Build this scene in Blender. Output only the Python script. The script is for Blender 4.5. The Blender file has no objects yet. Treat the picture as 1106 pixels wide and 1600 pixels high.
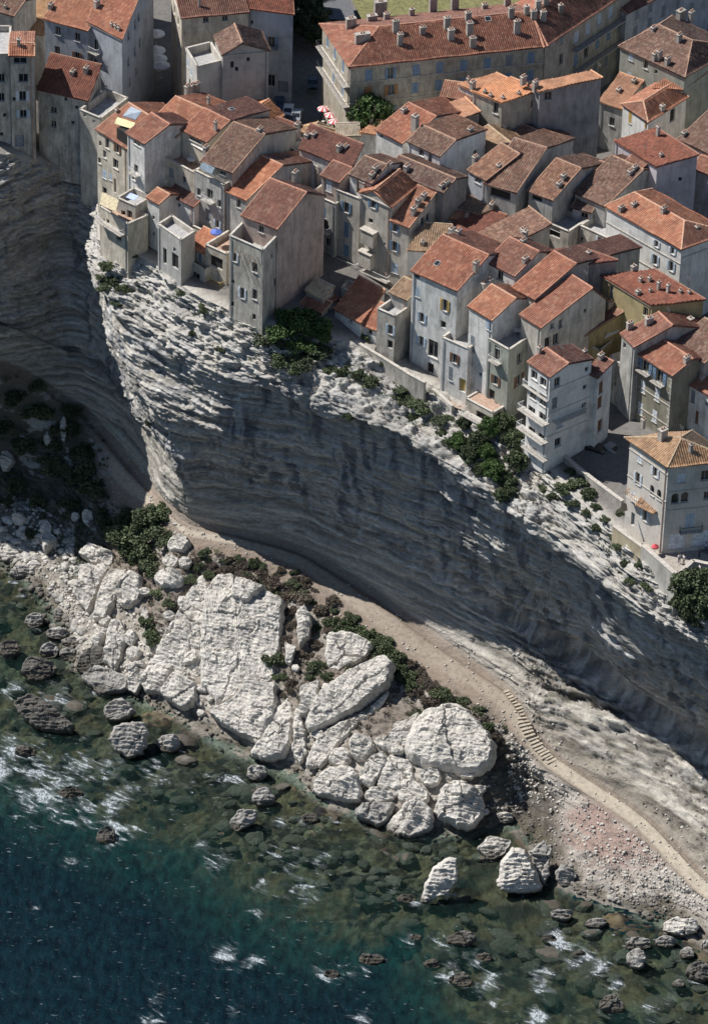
import bpy, math, random
import numpy as np
from mathutils import Vector, Matrix
from mathutils.bvhtree import BVHTree
random.seed(7); RNG = np.random.default_rng(7)
rad = math.radians
S = bpy.context.scene
COL = S.collection
# ------------------------------------------------------------------ camera
PITCH, ROLL, FPX = rad(35.0), rad(1.5), 7000.0
CAM = np.array([0.0, -570.0, 425.0])
Fw = np.array([0, math.cos(PITCH), -math.sin(PITCH)])
Rt = np.array([1.0, 0, 0]); Up = np.array([0, math.sin(PITCH), math.cos(PITCH)])
IX = Rt * math.cos(ROLL) + Up * math.sin(ROLL)
IY = Up * math.cos(ROLL) - Rt * math.sin(ROLL)
cd = bpy.data.cameras.new('camera'); cam = bpy.data.objects.new('camera', cd); COL.objects.link(cam)
M = Matrix.Identity(4)
for i in range(3):
    M[i][0] = IX[i]; M[i][1] = IY[i]; M[i][2] = -Fw[i]; M[i][3] = CAM[i]
cam.matrix_world = M
cd.sensor_fit = 'VERTICAL'; cd.sensor_height = 24.0; cd.sensor_width = 24.0 * 1106 / 1600
cd.lens = FPX / 1600 * 24.0
cd.clip_start = 1.0; cd.clip_end = 5000
S.camera = cam
# ------------------------------------------------------------------ light
SUN = Vector((-0.948, 0.318, 0)).normalized() * math.cos(rad(52.5)) + Vector((0, 0, math.sin(rad(52.5))))
w = bpy.data.worlds.new('World'); S.world = w; w.use_nodes = True
nt = w.node_tree; bg = nt.nodes['Background']
sky = nt.nodes.new('ShaderNodeTexSky'); sky.sky_type = 'NISHITA'; sky.sun_disc = False
sky.sun_elevation = rad(52.5); sky.sun_rotation = math.atan2(SUN.x, SUN.y)
sky.altitude = 100; sky.air_density = 1.0; sky.dust_density = 0.2; sky.ozone_density = 3.0
nt.links.new(sky.outputs[0], bg.inputs[0]); bg.inputs[1].default_value = 0.068
sd = bpy.data.lights.new('sun', 'SUN'); sd.energy = 5.0; sd.angle = rad(0.5); sd.color = (1, 0.975, 0.935)
so = bpy.data.objects.new('sun', sd); COL.objects.link(so)
so.rotation_euler = SUN.to_track_quat('Z', 'Y').to_euler()
S.view_settings.view_transform = 'Standard'; S.view_settings.look = 'None'
S.view_settings.exposure = 0.27; S.view_settings.gamma = 1.0; S.view_settings.use_curve_mapping = False
S.render.engine = 'CYCLES'
S.cycles.max_bounces = 6; S.cycles.transparent_max_bounces = 8; S.cycles.diffuse_bounces = 3
S.cycles.caustics_reflective = False; S.cycles.caustics_refractive = False
# ------------------------------------------------------------------ pixel helpers (photo pixels, 1106 x 1600)
def ray(px, py):
    d = Fw * FPX + IX * (px - 553) - IY * (py - 800)
    return d / np.linalg.norm(d)
def P(px, py, z):
    d = ray(px, py); t = (z - CAM[2]) / d[2]
    return CAM + d * t
def hit_vplane(px, py, a, n):
    d = ray(px, py); t = np.dot(np.array(a) - CAM, n) / np.dot(d, n)
    return CAM + d * t
# ------------------------------------------------------------------ noise
_perm = np.concatenate([RNG.permutation(256)] * 3)
_gr = RNG.normal(size=(256, 3)); _gr /= np.linalg.norm(_gr, axis=1)[:, None]
def perlin(p):
    p = np.asarray(p, float); i = np.floor(p).astype(int); f = p - i; i &= 255
    u = f * f * f * (f * (f * 6 - 15) + 10)
    def g(dx, dy, dz):
        h = _perm[_perm[_perm[i[:, 0] + dx] + i[:, 1] + dy] + i[:, 2] + dz]
        q = _gr[h]
        return q[:, 0] * (f[:, 0] - dx) + q[:, 1] * (f[:, 1] - dy) + q[:, 2] * (f[:, 2] - dz)
    def L(a, b, t): return a + (b - a) * t
    x00 = L(g(0,0,0), g(1,0,0), u[:, 0]); x10 = L(g(0,1,0), g(1,1,0), u[:, 0])
    x01 = L(g(0,0,1), g(1,0,1), u[:, 0]); x11 = L(g(0,1,1), g(1,1,1), u[:, 0])
    return L(L(x00, x10, u[:, 1]), L(x01, x11, u[:, 1]), u[:, 2]) * 1.5
def fbm(p, oct=4, gain=0.5):
    p = np.asarray(p, float); s = 0; a = 1
    for o in range(oct):
        s = s + a * perlin(p + 17.3 * o); p = p * 2.03; a *= gain
    return s
def cells(p, size, seed=0, warp=.3):
    p = np.asarray(p, float); c, s = math.cos(.7), math.sin(.7)
    w = np.stack([perlin(p / 2.3 + 31 + seed), perlin(p / 2.3 + 57 + seed), perlin(p / 2.9 + 83 + seed)], -1) * warp
    q = np.stack([p[:, 0] * c - p[:, 1] * s, p[:, 0] * s + p[:, 1] * c, p[:, 2]], -1) + w; q = q / np.asarray(size, float)
    iz = np.floor(q[:, 2]).astype(np.int64); off = ((iz * 7919 + seed * 131) % 997) / 997.0
    ix = np.floor(q[:, 0] + off).astype(np.int64); iy = np.floor(q[:, 1] + off * 3.7).astype(np.int64)
    h_ = (ix * 73856093) ^ (iy * 19349663) ^ (iz * 83492791) ^ (seed * 2654435); h_ = (h_ ^ (h_ >> 13)) * 1274126177
    return ((h_ >> 8) & 0xffff) / 65535.0 - .5
def sstep(a, b, x):
    t = np.clip((x - a) / (b - a), 0, 1); return t * t * (3 - 2 * t)
# ------------------------------------------------------------------ objects
def mesh_np(name, V, F, mat, smooth=False):
    V = np.asarray(V, np.float32); me = bpy.data.meshes.new(name)
    if isinstance(F, np.ndarray):
        nf, k = F.shape
        me.vertices.add(len(V)); me.vertices.foreach_set('co', V.ravel())
        me.loops.add(nf * k); me.loops.foreach_set('vertex_index', F.ravel().astype(np.int32))
        me.polygons.add(nf); me.polygons.foreach_set('loop_start', np.arange(0, nf * k, k, dtype=np.int32))
        me.update(calc_edges=True)
    else:
        me.from_pydata([tuple(map(float, v)) for v in V], [], F); me.update()
    if smooth: me.shade_smooth()
    if mat is not None: me.materials.append(mat)
    return me
def ob(name, me, parent=None, loc=None):
    o = bpy.data.objects.new(name, me); COL.objects.link(o)
    if loc is not None: o.location = loc
    if parent is not None: o.parent = parent
    return o
def tag(o, label, cat, group=None):
    o['label'] = label; o['category'] = cat
    if group: o['group'] = group
    return o
def empty(name, loc=(0, 0, 0)):
    o = bpy.data.objects.new(name, None); COL.objects.link(o); o.location = loc; o.empty_display_size = 0.5
    return o
class MB:
    def __init__(s): s.v = []; s.f = []
    def poly(s, pts):
        b = len(s.v); s.v += [tuple(map(float, p)) for p in pts]; s.f.append(list(range(b, b + len(pts))))
    def hexa(s, p):                       # 8 points: bottom ring 0-3 ccw from above, top ring 4-7
        b = len(s.v); s.v += [tuple(map(float, q)) for q in p]
        for f in ((3,2,1,0),(4,5,6,7),(0,1,5,4),(1,2,6,5),(2,3,7,6),(3,0,4,7)): s.f.append([b + i for i in f])
    def box(s, c, U, V, su, sv, z0, z1):  # centre c, horizontal axes U,V, full sizes su,sv
        c = np.array(c, float); U = np.array([U[0], U[1], 0.0]); V = np.array([V[0], V[1], 0.0])
        p = []
        for z in (z0, z1):
            for a, b_ in ((-1,-1),(1,-1),(1,1),(-1,1)):
                q = c + U * su / 2 * a + V * sv / 2 * b_; q[2] = z; p.append(q)
        s.hexa(p)
    def tube(s, pts, r, n=6, cap=True):
        pts = [np.array(p, float) for p in pts]; rs = r if isinstance(r, (list, tuple)) else [r] * len(pts)
        rings = []
        for i, p in enumerate(pts):
            t = pts[min(i + 1, len(pts) - 1)] - pts[max(i - 1, 0)]; t /= np.linalg.norm(t) + 1e-9
            a = np.cross(t, [0, 0, 1.0]) if abs(t[2]) < 0.9 else np.cross(t, [1.0, 0, 0]); a /= np.linalg.norm(a); b_ = np.cross(t, a)
            base = len(s.v)
            for k in range(n):
                th = 2 * math.pi * k / n; s.v.append(tuple(p + (a * math.cos(th) + b_ * math.sin(th)) * rs[i]))
            rings.append(base)
        for i in range(len(rings) - 1):
            for k in range(n):
                k2 = (k + 1) % n; s.f.append([rings[i] + k, rings[i] + k2, rings[i + 1] + k2, rings[i + 1] + k][::-1])
        if cap:
            s.f.append([rings[0] + k for k in range(n)]); s.f.append([rings[-1] + k for k in reversed(range(n))])
    def mesh(s, name, mat, smooth=False): return mesh_np(name, np.array(s.v), s.f, mat, smooth)
    def ob(s, name, mat, parent=None, smooth=False): return ob(name, s.mesh(name, mat, smooth), parent)
# ------------------------------------------------------------------ materials
def nodes(name):
    m = bpy.data.materials.new(name); m.use_nodes = True; n = m.node_tree.nodes; l = m.node_tree.links
    return m, n, l, n['Principled BSDF']
def N(n, t, **k):
    x = n.new(t)
    for a, b in k.items(): setattr(x, a, b)
    return x
def noise_node(n, l, vec, scale, detail=4, rough=0.55, mapping=None, dist=0.0, typ=None):
    if mapping is not None:
        mp = N(n, 'ShaderNodeMapping'); mp.inputs['Scale'].default_value = mapping; l.new(vec, mp.inputs[0]); vec = mp.outputs[0]
    t = N(n, 'ShaderNodeTexNoise'); t.inputs['Scale'].default_value = scale; t.inputs['Detail'].default_value = detail
    t.inputs['Roughness'].default_value = rough; t.inputs['Distortion'].default_value = dist
    if typ: t.noise_type = typ
    l.new(vec, t.inputs['Vector']); return t.outputs['Fac']
def ramp(n, l, fac, stops):
    r = N(n, 'ShaderNodeValToRGB'); e = r.color_ramp.elements
    while len(e) < len(stops): e.new(0.5)
    for i, (p, c) in enumerate(stops):
        e[i].position = p; e[i].color = (*c, 1) if len(c) == 3 else c
    l.new(fac, r.inputs[0]); return r.outputs[0]
def mix(n, l, a, b, fac, mode='MIX'):
    x = N(n, 'ShaderNodeMix', data_type='RGBA', blend_type=mode)
    for sock, v in ((x.inputs[0], fac), (x.inputs[6], a), (x.inputs[7], b)):
        if hasattr(v, 'links'): l.new(v, sock)
        else: sock.default_value = v if not isinstance(v, tuple) or len(v) == 4 else (*v, 1)
    return x.outputs[2]
def math_node(n, l, op, a, b=0.0, clamp=False):
    x = N(n, 'ShaderNodeMath', operation=op, use_clamp=clamp)
    for i, v in enumerate((a, b)):
        if hasattr(v, 'links'): l.new(v, x.inputs[i])
        else: x.inputs[i].default_value = v
    return x.outputs[0]
def bump(n, l, h, strength, dist, bsdf):
    b = N(n, 'ShaderNodeBump'); b.inputs['Strength'].default_value = strength; b.inputs['Distance'].default_value = dist
    l.new(h, b.inputs['Height']); l.new(b.outputs[0], bsdf.inputs['Normal'])
def sc(c, k): return tuple(min(1, x * k) for x in c)
_pl = {}
def plaster(col, stain=0.5, key=None):
    k = (col, stain)
    if k in _pl: return _pl[k]
    m, n, l, b = nodes('plaster'); b.inputs['Roughness'].default_value = 0.9
    pos = N(n, 'ShaderNodeNewGeometry').outputs['Position']
    f1 = noise_node(n, l, pos, 0.35, 5, 0.6); f2 = noise_node(n, l, pos, 0.9, 5, 0.65, (1.3, 1.3, 0.45)); f3 = noise_node(n, l, pos, 6, 3)
    c = ramp(n, l, f1, [(0.3, sc(col, 0.70)), (0.5, col), (0.75, sc(col, 1.15))])
    f4 = noise_node(n, l, pos, 0.7, 6, 0.7, None, .8)
    c = mix(n, l, c, (0.36, 0.32, 0.27, 1), math_node(n, l, 'MULTIPLY', ramp(n, l, f4, [(0.56, (0, 0, 0)), (0.60, (1, 1, 1))]), stain * .55))
    g = (0.42, 0.40, 0.37)
    st = ramp(n, l, f2, [(0.38, (0.50, 0.49, 0.48)), (0.6, (1, 1, 1))])
    c = mix(n, l, c, st, stain, 'MULTIPLY')
    f6 = noise_node(n, l, pos, 1.0, 4, 0.6, (2.6, 2.6, 0.14)); c = mix(n, l, c, ramp(n, l, f6, [(0.36, (0.55, 0.54, 0.53)), (0.5, (1, 1, 1))]), stain * .6, 'MULTIPLY')
    c = mix(n, l, c, ramp(n, l, f3, [(0.3, (0.75, 0.75, 0.75)), (0.6, (1, 1, 1))]), 0.6, 'MULTIPLY')
    l.new(c, b.inputs['Base Color']); bump(n, l, f3, 0.5, 0.05, b)
    _pl[k] = m; return m
def flat(name, col, rough=0.7, metal=0.0, var=0.25):
    m, n, l, b = nodes(name); b.inputs['Roughness'].default_value = rough; b.inputs['Metallic'].default_value = metal
    pos = N(n, 'ShaderNodeNewGeometry').outputs['Position']; f = noise_node(n, l, pos, 2.2, 4)
    l.new(ramp(n, l, f, [(0.3, sc(col, 1 - var)), (0.7, sc(col, 1 + var))]), b.inputs['Base Color']); return m
def tilemat(name, cols, lichen, pitchu=0.34, course=0.5):
    m, n, l, b = nodes(name); b.inputs['Roughness'].default_value = 0.85
    uv = N(n, 'ShaderNodeUVMap').outputs[0]
    dv = N(n, 'ShaderNodeVectorMath', operation='DIVIDE'); l.new(uv, dv.inputs[0]); dv.inputs[1].default_value = (pitchu, course, 1)
    fl = N(n, 'ShaderNodeVectorMath', operation='FLOOR'); l.new(dv.outputs[0], fl.inputs[0])
    wn = N(n, 'ShaderNodeTexWhiteNoise', noise_dimensions='2D'); l.new(fl.outputs[0], wn.inputs['Vector'])
    c = ramp(n, l, wn.outputs['Value'], [(0.0, cols[0]), (0.35, cols[1]), (0.7, cols[2]), (1.0, cols[3])])
    mean = tuple(sum(q[i] for q in cols[:3]) / 3 for i in range(3)); c = mix(n, l, c, (*mean, 1), .3)
    pos = N(n, 'ShaderNodeNewGeometry').outputs['Position']
    f = noise_node(n, l, pos, 0.55, 6, 0.65); f2 = noise_node(n, l, pos, 2.5, 4, 0.7)
    c = mix(n, l, c, ramp(n, l, f, [(0.32, (0.55, 0.53, 0.52)), (0.62, (1.08, 1.05, 1.0))]), 0.8, 'MULTIPLY')
    oi = N(n, 'ShaderNodeObjectInfo'); c = mix(n, l, c, ramp(n, l, oi.outputs['Random'], [(0, (.72, .76, .84)), (.5, (1, 1, 1)), (1, (1.38, 1.24, 1.06))]), 1.0, 'MULTIPLY')
    c = mix(n, l, c, (0.33, 0.28, 0.21, 1), math_node(n, l, 'MULTIPLY', ramp(n, l, f2, [(0.50, (0, 0, 0)), (0.66, (1, 1, 1))]), lichen))
    sp = N(n, 'ShaderNodeSeparateXYZ'); l.new(dv.outputs[0], sp.inputs[0])
    fr = math_node(n, l, 'ABSOLUTE', math_node(n, l, 'SUBTRACT', math_node(n, l, 'FRACT', sp.outputs[0]), .5))
    c = mix(n, l, c, ramp(n, l, fr, [(.20, (1.12, 1.1, 1.08)), (.44, (.45, .42, .41))]), .7, 'MULTIPLY')
    l.new(c, b.inputs['Base Color']); bump(n, l, f2, 0.4, 0.04, b); return m
TILE = {
 'new':    tilemat('roof_tiles_orange', [(0.28,0.118,0.075),(0.33,0.145,0.092),(0.37,0.172,0.112),(0.44,0.26,0.18)], 0.15),
 'mid':    tilemat('roof_tiles_red', [(0.20,0.080,0.055),(0.24,0.098,0.067),(0.28,0.120,0.082),(0.36,0.21,0.15)], 0.25),
 'old':    tilemat('roof_tiles_weathered', [(0.125,0.066,0.050),(0.175,0.090,0.066),(0.22,0.115,0.082),(0.32,0.22,0.165)], 0.5),
 'dark':   tilemat('roof_tiles_dark', [(0.12,0.045,0.033),(0.16,0.058,0.040),(0.20,0.07,0.048),(0.24,0.10,0.07)], 0.18),
 'tan':    tilemat('roof_tiles_tan', [(0.24,0.15,0.09),(0.33,0.21,0.13),(0.40,0.26,0.16),(0.46,0.33,0.23)], 0.3),
 'pale':   tilemat('roof_tiles_pale', [(0.55,0.46,0.34),(0.62,0.52,0.38),(0.68,0.58,0.44),(0.4,0.3,0.2)], 0.2),
 'orange': tilemat('roof_tiles_bright', [(0.40,0.19,0.105),(0.47,0.23,0.13),(0.51,0.265,0.155),(0.56,0.32,0.20)], 0.15),
}
RIDGE = {k: flat('ridge_' + k, c, 0.9) for k, c in dict(new=(0.55,0.33,0.22), mid=(0.47,0.24,0.16), old=(0.40,0.25,0.17), dark=(0.3,0.16,0.11), tan=(0.45,0.34,0.22), pale=(0.6,0.5,0.4), orange=(0.6,0.33,0.2)).items()}
WALLC = dict(cream=(0.70,0.63,0.51), grey=(0.50,0.485,0.45), white=(0.80,0.78,0.735), stone=(0.60,0.555,0.48), pink=(0.56,0.44,0.38), ochre=(0.46,0.38,0.20), blue=(0.46,0.48,0.52), green=(0.38,0.39,0.33), warm=(0.63,0.56,0.46), dirty=(0.36,0.345,0.32), lav=(0.58,0.53,0.55))
GLASS, _n, _l, _b = nodes('window_glass'); _b.inputs['Base Color'].default_value = (0.02, 0.024, 0.03, 1); _b.inputs['Roughness'].default_value = 0.12
DARK = flat('interior_shade', (0.025, 0.022, 0.02), 0.9)  # near-black colour standing in for the shade inside openings
FRAME = flat('window_frame', (0.45, 0.43, 0.40), 0.7)
SHUT = dict(blue=flat('shutter_blue', (0.16,0.24,0.34), 0.6), white=flat('shutter_white', (0.62,0.65,0.68), 0.6), brown=flat('shutter_brown', (0.17,0.085,0.05), 0.7), grey=flat('shutter_grey', (0.22,0.24,0.26), 0.7), orange=flat('shutter_orange', (0.38,0.19,0.07), 0.7), yellow=flat('shutter_yellow', (0.48,0.33,0.10), 0.7), pale=flat('shutter_pale', (0.42,0.50,0.58), 0.6))
CONC = flat('concrete_slab', (0.45, 0.41, 0.36), 0.9)
RAIL = flat('rail_white', (0.66, 0.66, 0.64), 0.5)
IRON = flat('rail_iron', (0.05, 0.05, 0.055), 0.5)
CHIM = plaster((0.50, 0.455, 0.40), 0.6); POT = flat('chimney_pot', (0.45, 0.27, 0.19), 0.9)
TERR = flat('terrace_floor', (0.40, 0.27, 0.2), 0.9); TERRG = flat('terrace_grey', (0.36, 0.35, 0.34), 0.9)
WHITE = flat('white_paint', (0.75, 0.74, 0.72), 0.5, 0, 0.06)
# ------------------------------------------------------------------ terrain: stations left to right, rows from cliff top to shore (photo pixel x, y and height)
ST = [
 # r1            r2              r3              r4              r5              r6              r7             r8             r9
 [(-150,300,64), (-150,390,56),  (-150,480,47),  (-150,560,36),  (-150,620,27),  (-150,680,18),  (-150,700,9),  (-150,770,4),  (-150,860,0)],
 [(0,240,63.5),  (0,330,56),     (0,430,46.5),   (0,520,35),     (0,575,26),     (0,650,16),     (0,720,8),     (0,790,4),     (0,880,0)],
 [(95,262,58),   (95,350,49.5),  (100,450,39),   (110,560,27),   (120,640,17),   (120,700,13),   (100,760,8),   (80,830,4),    (60,920,0)],
 [(148,300,55.5),(140,400,46.5), (146,510,36.5), (168,620,25),   (205,735,14),   (190,775,12),   (150,830,7),   (120,900,3),   (95,985,0)],
 [(155,372,58),  (150,440,53),   (178,570,42),   (222,690,29),   (250,790,16),   (262,812,15),   (215,870,9),   (170,950,4),   (120,1040,0)],
 [(225,405,58),  (230,520,49.3), (240,640,39.3),   (262,740,27),   (290,820,16),   (292,842,15),   (265,920,11),  (225,1000,5),  (190,1075,0)],
 [(310,462,58),  (310,570,49.6), (330,680,38.5),   (340,760,26),   (370,838,15.5), (375,858,15),   (345,930,12),  (300,1040,5),  (270,1112,0)],
 [(415,505,58),  (420,600,50.5), (440,700,38),   (450,785,25),   (470,865,14.5), (465,895,14),   (430,990,10.5),(395,1090,5),  (360,1168,0)],
 [(560,540,55.5),(540,640,50.5),   (560,750,36.3), (570,850,23),   (585,935,12.5), (560,970,12),   (510,1050,9.5),(475,1130,5),  (450,1205,0)],
 [(655,590,53.8),(650,690,49.5),   (670,810,34.3),  (680,915,20),   (690,1010,10.5),(655,1045,10.3),(600,1110,8.5),(555,1180,4.5),(525,1258,0)],
 [(745,650,52.5),(760,770,47.5),   (775,880,33),   (790,970,18),   (785,1075,9.5), (760,1100,9.3), (722,1135,9),  (705,1215,5.5),(668,1300,0)],
 [(800,692,52.2),(820,812,46.8), (835,915,31.5),  (850,1003,16.5),(826,1133,8),   (806,1150,7.6), (790,1168,6.9),(772,1215,4.6),(735,1300,0)],
 [(858,735,51.8),(880,850,46),   (895,950,31.5),  (910,1040,15),  (868,1180,6),   (850,1197,5.6), (838,1222,2.6),(822,1255,1.0),(803,1288,0)],
 [(985,845,51.6),(1000,955,45.5),(1020,1050,31), (1030,1130,12), (1008,1276,4),  (990,1292,3.8), (940,1312,2),  (905,1340,.8), (885,1385,0)],
 [(1090,925,51), (1110,1010,45), (1125,1100,32), (1130,1200,11), (1108,1378,3),  (1090,1396,2.9),(1080,1405,2), (1070,1420,1), (1058,1448,0)],
 [(1250,1035,51),(1260,1095,45), (1275,1190,32), (1280,1300,11), (1250,1470,3),  (1235,1488,2.9),(1225,1497,2), (1215,1510,1), (1200,1540,0)],
]
INL = [(0,1)]*3 + [(.25,.97)]*2 + [(.45,.9)]*11
REEF = [38,38,35,32,29,27,25,23,22,23,25,27,28,31,36,36]
CT = []
for i, row in enumerate(ST):
    p = [P(*q) for q in row]; e = p[0]; d = np.array([*INL[i], 0]); zr = e[2]
    top = [e + d * 150 + [0,0,64-zr], e + d * 70 + [0,0,61-zr], e + d * 26 + [0,0,(61-zr)*.4], e + d * 3 + [0,0,0.2]]
    s9 = p[-1]; o = np.array([-.5,-.86,0]) if i > 3 else np.array([-.25,-.97,0])
    R = REEF[i]
    sea = [s9 + o*7 + [0,0,-1.0], s9 + o*R*.6 + [0,0,-1.7], s9 + o*R + [0,0,-2.6], s9 + o*(R+7) + [0,0,-8], s9 + o*(R+25) + [0,0,-16], s9 + o*(R+140) + [0,0,-26]]
    CT.append(top + p + sea)
CT = np.array(CT)                                   # stations x rows x 3
RD = [5, 8, 14, 10, 95, 80, 80, 75, 26, 52, 60, 50, 40, 56, 46, 18, 12, 8]
def resample_rows(C):
    cols = []
    for j in range(C.shape[1] - 1):
        t = np.linspace(0, 1, RD[j], endpoint=False)
        cols.append(C[:, j:j+1] * (1 - t)[None, :, None] + C[:, j+1:j+2] * t[None, :, None])
    cols.append(C[:, -1:]); return np.concatenate(cols, 1)
G = resample_rows(CT)
SEG = [14] + [46] * 10 + [26, 26, 46] + [18]
assert len(SEG) == len(CT) - 1
def catmull(G):
    out = []; n = len(G)
    for i in range(n - 1):
        p0, p1, p2, p3 = G[max(i-1,0)], G[i], G[i+1], G[min(i+2,n-1)]
        for t in np.linspace(0, 1, SEG[i], endpoint=False):
            a = 0.5*((2*p1) + (-p0+p2)*t + (2*p0-5*p1+4*p2-p3)*t*t + (-p0+3*p1-3*p2+p3)*t**3)
            b = p1 + (p2 - p1) * t
            out.append(0.6 * a + 0.4 * b)
    out.append(G[-1]); return np.array(out)
G = catmull(G)
NS, NR = G.shape[:2]
RS = np.cumsum([0] + RD)                            # row index of each control row
R_TOP = RS[3]; R1 = RS[4]; R2, R3, R4, R5, R6, R7, R8, R9 = RS[5:13]
for _ in range(14):                                 # soften the polyline profile below the cliff edge
    H = G.copy(); a, b = R1 + 2, NR - 1
    H[:, a:b] = 0.25 * G[:, a-1:b-1] + 0.5 * G[:, a:b] + 0.25 * G[:, a+1:b+1]
    keep = np.ones(NR, bool); keep[R5-2:R6+3] = False
    G[:, keep] = H[:, keep]
def normals(G):
    du = np.gradient(G, axis=0); dv = np.gradient(G, axis=1)
    n = np.cross(dv, du); n /= np.linalg.norm(n, axis=2)[:, :, None] + 1e-9; return n
NB = normals(G)
if NB[NS//2, R3, 1] > 0: NB = -NB
ri = np.arange(NR)[None, :] + np.zeros((NS, 1))
pf = G.reshape(-1, 3)
def nz(fx, fy, fz, o=4, off=0.0, g=.5): return fbm(pf * [fx, fy, fz] + off, o, g).reshape(NS, NR)
# weights by row zone
def band(a, b, s): return sstep(a - s, a + s, ri) * (1 - sstep(b - s, b + s, ri))
wUp = band(R1 + 3, R2, 12); wWall = band(R2, R4 + 20, 16); wLow = band(R4 + 10, R5 - 6, 14)
wShore = band(R6 + 6, R9, 8); wSea = sstep(R9 - 6, R9 + 14, ri); wPath = band(R5 - 4, R6 + 4, 3)
big = nz(1/14, 1/14, 1/9, 3, 3.1); med = nz(1/4.5, 1/4.5, 1/2.2, 4, 9.7); fine = nz(1/1.3, 1/1.3, 1/.6, 3, 21.0)
warp = nz(1/9, 1/9, 1/9, 3, 40.0)
zz = G[:, :, 2] + 1.0 * warp
def ledge(p, duty=.7):
    f = (zz / p) % 1.0
    return np.where(f < duty, f / duty, (1 - f) / (1 - duty))
l1, l2 = ledge(2.3, .8), ledge(.8, .75)
mod = np.clip(nz(1/6, 1/6, 1/3, 2, 77.0) * 1.3 + .55, 0, 1.3)
def cl(size, seed, warp=.35): return cells(pf, size, seed, warp).reshape(NS, NR)
c1, c2, c3, c4 = cl((3.4, 3.4, 1.1), 1), cl((1.5, 1.5, .55), 2), cl((.8, .8, .32), 3, .15), cl((14, 14, .6), 4, .4)
c7 = cl((9, 9, .5), 8, .25)
D = wUp * (1.0 * big + .4 * med + .25 * l1 * mod + 1.0 * c1 + .75 * c2 + .5 * c3 + .6 * c7 + .12 * fine - .2)
c5, c6 = cl((30, 30, 1.5), 5, .9), cl((40, 40, .42), 6, .5)
D += wWall * (.9 * big + .2 * med + .3 * l1 * mod + .1 * l2 + .05 * fine + .4 * c1 * mod + .3 * c2 + .18 * c3 + .45 * c4 + .5 * c5 + .3 * c6 - .2)
wob = 10 * nz(1/12, 1/12, 1/40, 3, 300.0)
D += band(R1, R5, 4) * (-1.3 * sstep(R2 + 6, R2 + 24, ri + wob) - .7 * sstep(R3 + 18, R3 + 22, ri + wob * 1.5) - .9 * sstep(R4 - 12, R4 - 8, ri + wob) + 1.6 * sstep(R4 + 20, R5 - 4, ri))
rgt = sstep(18, 34, G[:, :, 0])
D += wLow * (.6 * big + .15 * med + .10 * l2 + .2 * l1 * mod + .03 * fine + .25 * c4 + .35 * c5 + .14 * c6 + .06 * c2 + rgt * (.55 * med + .3 * c1 + .25 * c2 + .12 * c3 + .6 * c4 + .4 * c6 + .4 * c5))
D += wShore * (.7 * big + .5 * med + .15 * fine + .45 * c1 + .4 * c2 + .22 * c3)
D += wPath * (.05 * med + .03 * fine)
reef = nz(1/7, 1/5, 1/5, 4, 91.0, .6)
D += wSea * (.5 * big) + wSea * (1 - sstep(RS[15], RS[17], ri)) * (1.0 * reef + .3 * fine + .5 * c1)
G2 = G + NB * D[:, :, None]
# ridge-like spurs on the apron at the right: long grooves running down to the path
V = G2.reshape(-1, 3)
ii, jj = np.meshgrid(np.arange(NS - 1), np.arange(NR - 1), indexing='ij')
FQ = np.stack([ii*NR + jj, (ii+1)*NR + jj, (ii+1)*NR + jj + 1, ii*NR + jj + 1], -1)
nb2 = normals(G2); tst = np.cross(G2[NS//2, R3+1] - G2[NS//2, R3], G2[NS//2+1, R3] - G2[NS//2, R3])
if np.dot(np.cross(V[FQ[NS//2,R3,1]]-V[FQ[NS//2,R3,0]], V[FQ[NS//2,R3,3]]-V[FQ[NS//2,R3,0]]), [-.5,-.85,0]) < 0: FQ = FQ[:, :, ::-1]
# pigment, with shade painted in at the undercut and beside the dome
gx = G2[:, :, 0]; gy = G2[:, :, 1]; gz = G2[:, :, 2]
def C3(*c): return np.array(c, float)[None, None, :]
def lerp(a, b, t): return a + (b - a) * np.clip(t, 0, 1)[:, :, None]
n1 = nz(1/5, 1/5, 1/3, 5, 120.0); n2 = nz(1/1.6, 1/1.6, 1/.35, 4, 140.0, .6); n3 = nz(1/11, 1/11, 1/11, 3, 160.0); n4 = nz(1/2, 1/2, 1/12, 4, 180.0)
colr = np.zeros((NS, NR, 3)) + C3(.50, .46, .40)
colr = lerp(colr, C3(.52, .50, .465), wUp * (.7 + .6 * n1))
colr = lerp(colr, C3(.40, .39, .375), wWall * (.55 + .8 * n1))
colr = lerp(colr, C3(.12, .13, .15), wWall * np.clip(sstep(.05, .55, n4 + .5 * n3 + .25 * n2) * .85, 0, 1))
colr = lerp(colr, C3(.62, .60, .57), wWall * sstep(.35, .7, n2 - .4 * n4) * .5)
colr = lerp(colr, C3(.45, .42, .37), wLow * .85)
colr *= (1 + .22 * n2[:, :, None] * (wLow + wWall)[:, :, None])
colr = lerp(colr, C3(.26, .23, .19), (wLow + .5 * wWall) * sstep(-.05, .4, nz(1/16, 1/16, 1/.6, 4, 200.0)) * .55); colr = lerp(colr, C3(.11, .11, .115), band(R4 - 14, R4 + 3, 6) * sstep(-.4, .2, n1) * .6)  # last tint darkens the undercut, shade painted below the lip
colr = lerp(colr, C3(.15, .14, .10), wLow * rgt * sstep(.25, .5, nz(1/2.5, 1/2.5, 1/2.5, 3, 230.0)) * .7)
colr = lerp(colr, C3(.27, .21, .165), band(R5 - 2, R6 + 18, 6))
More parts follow.
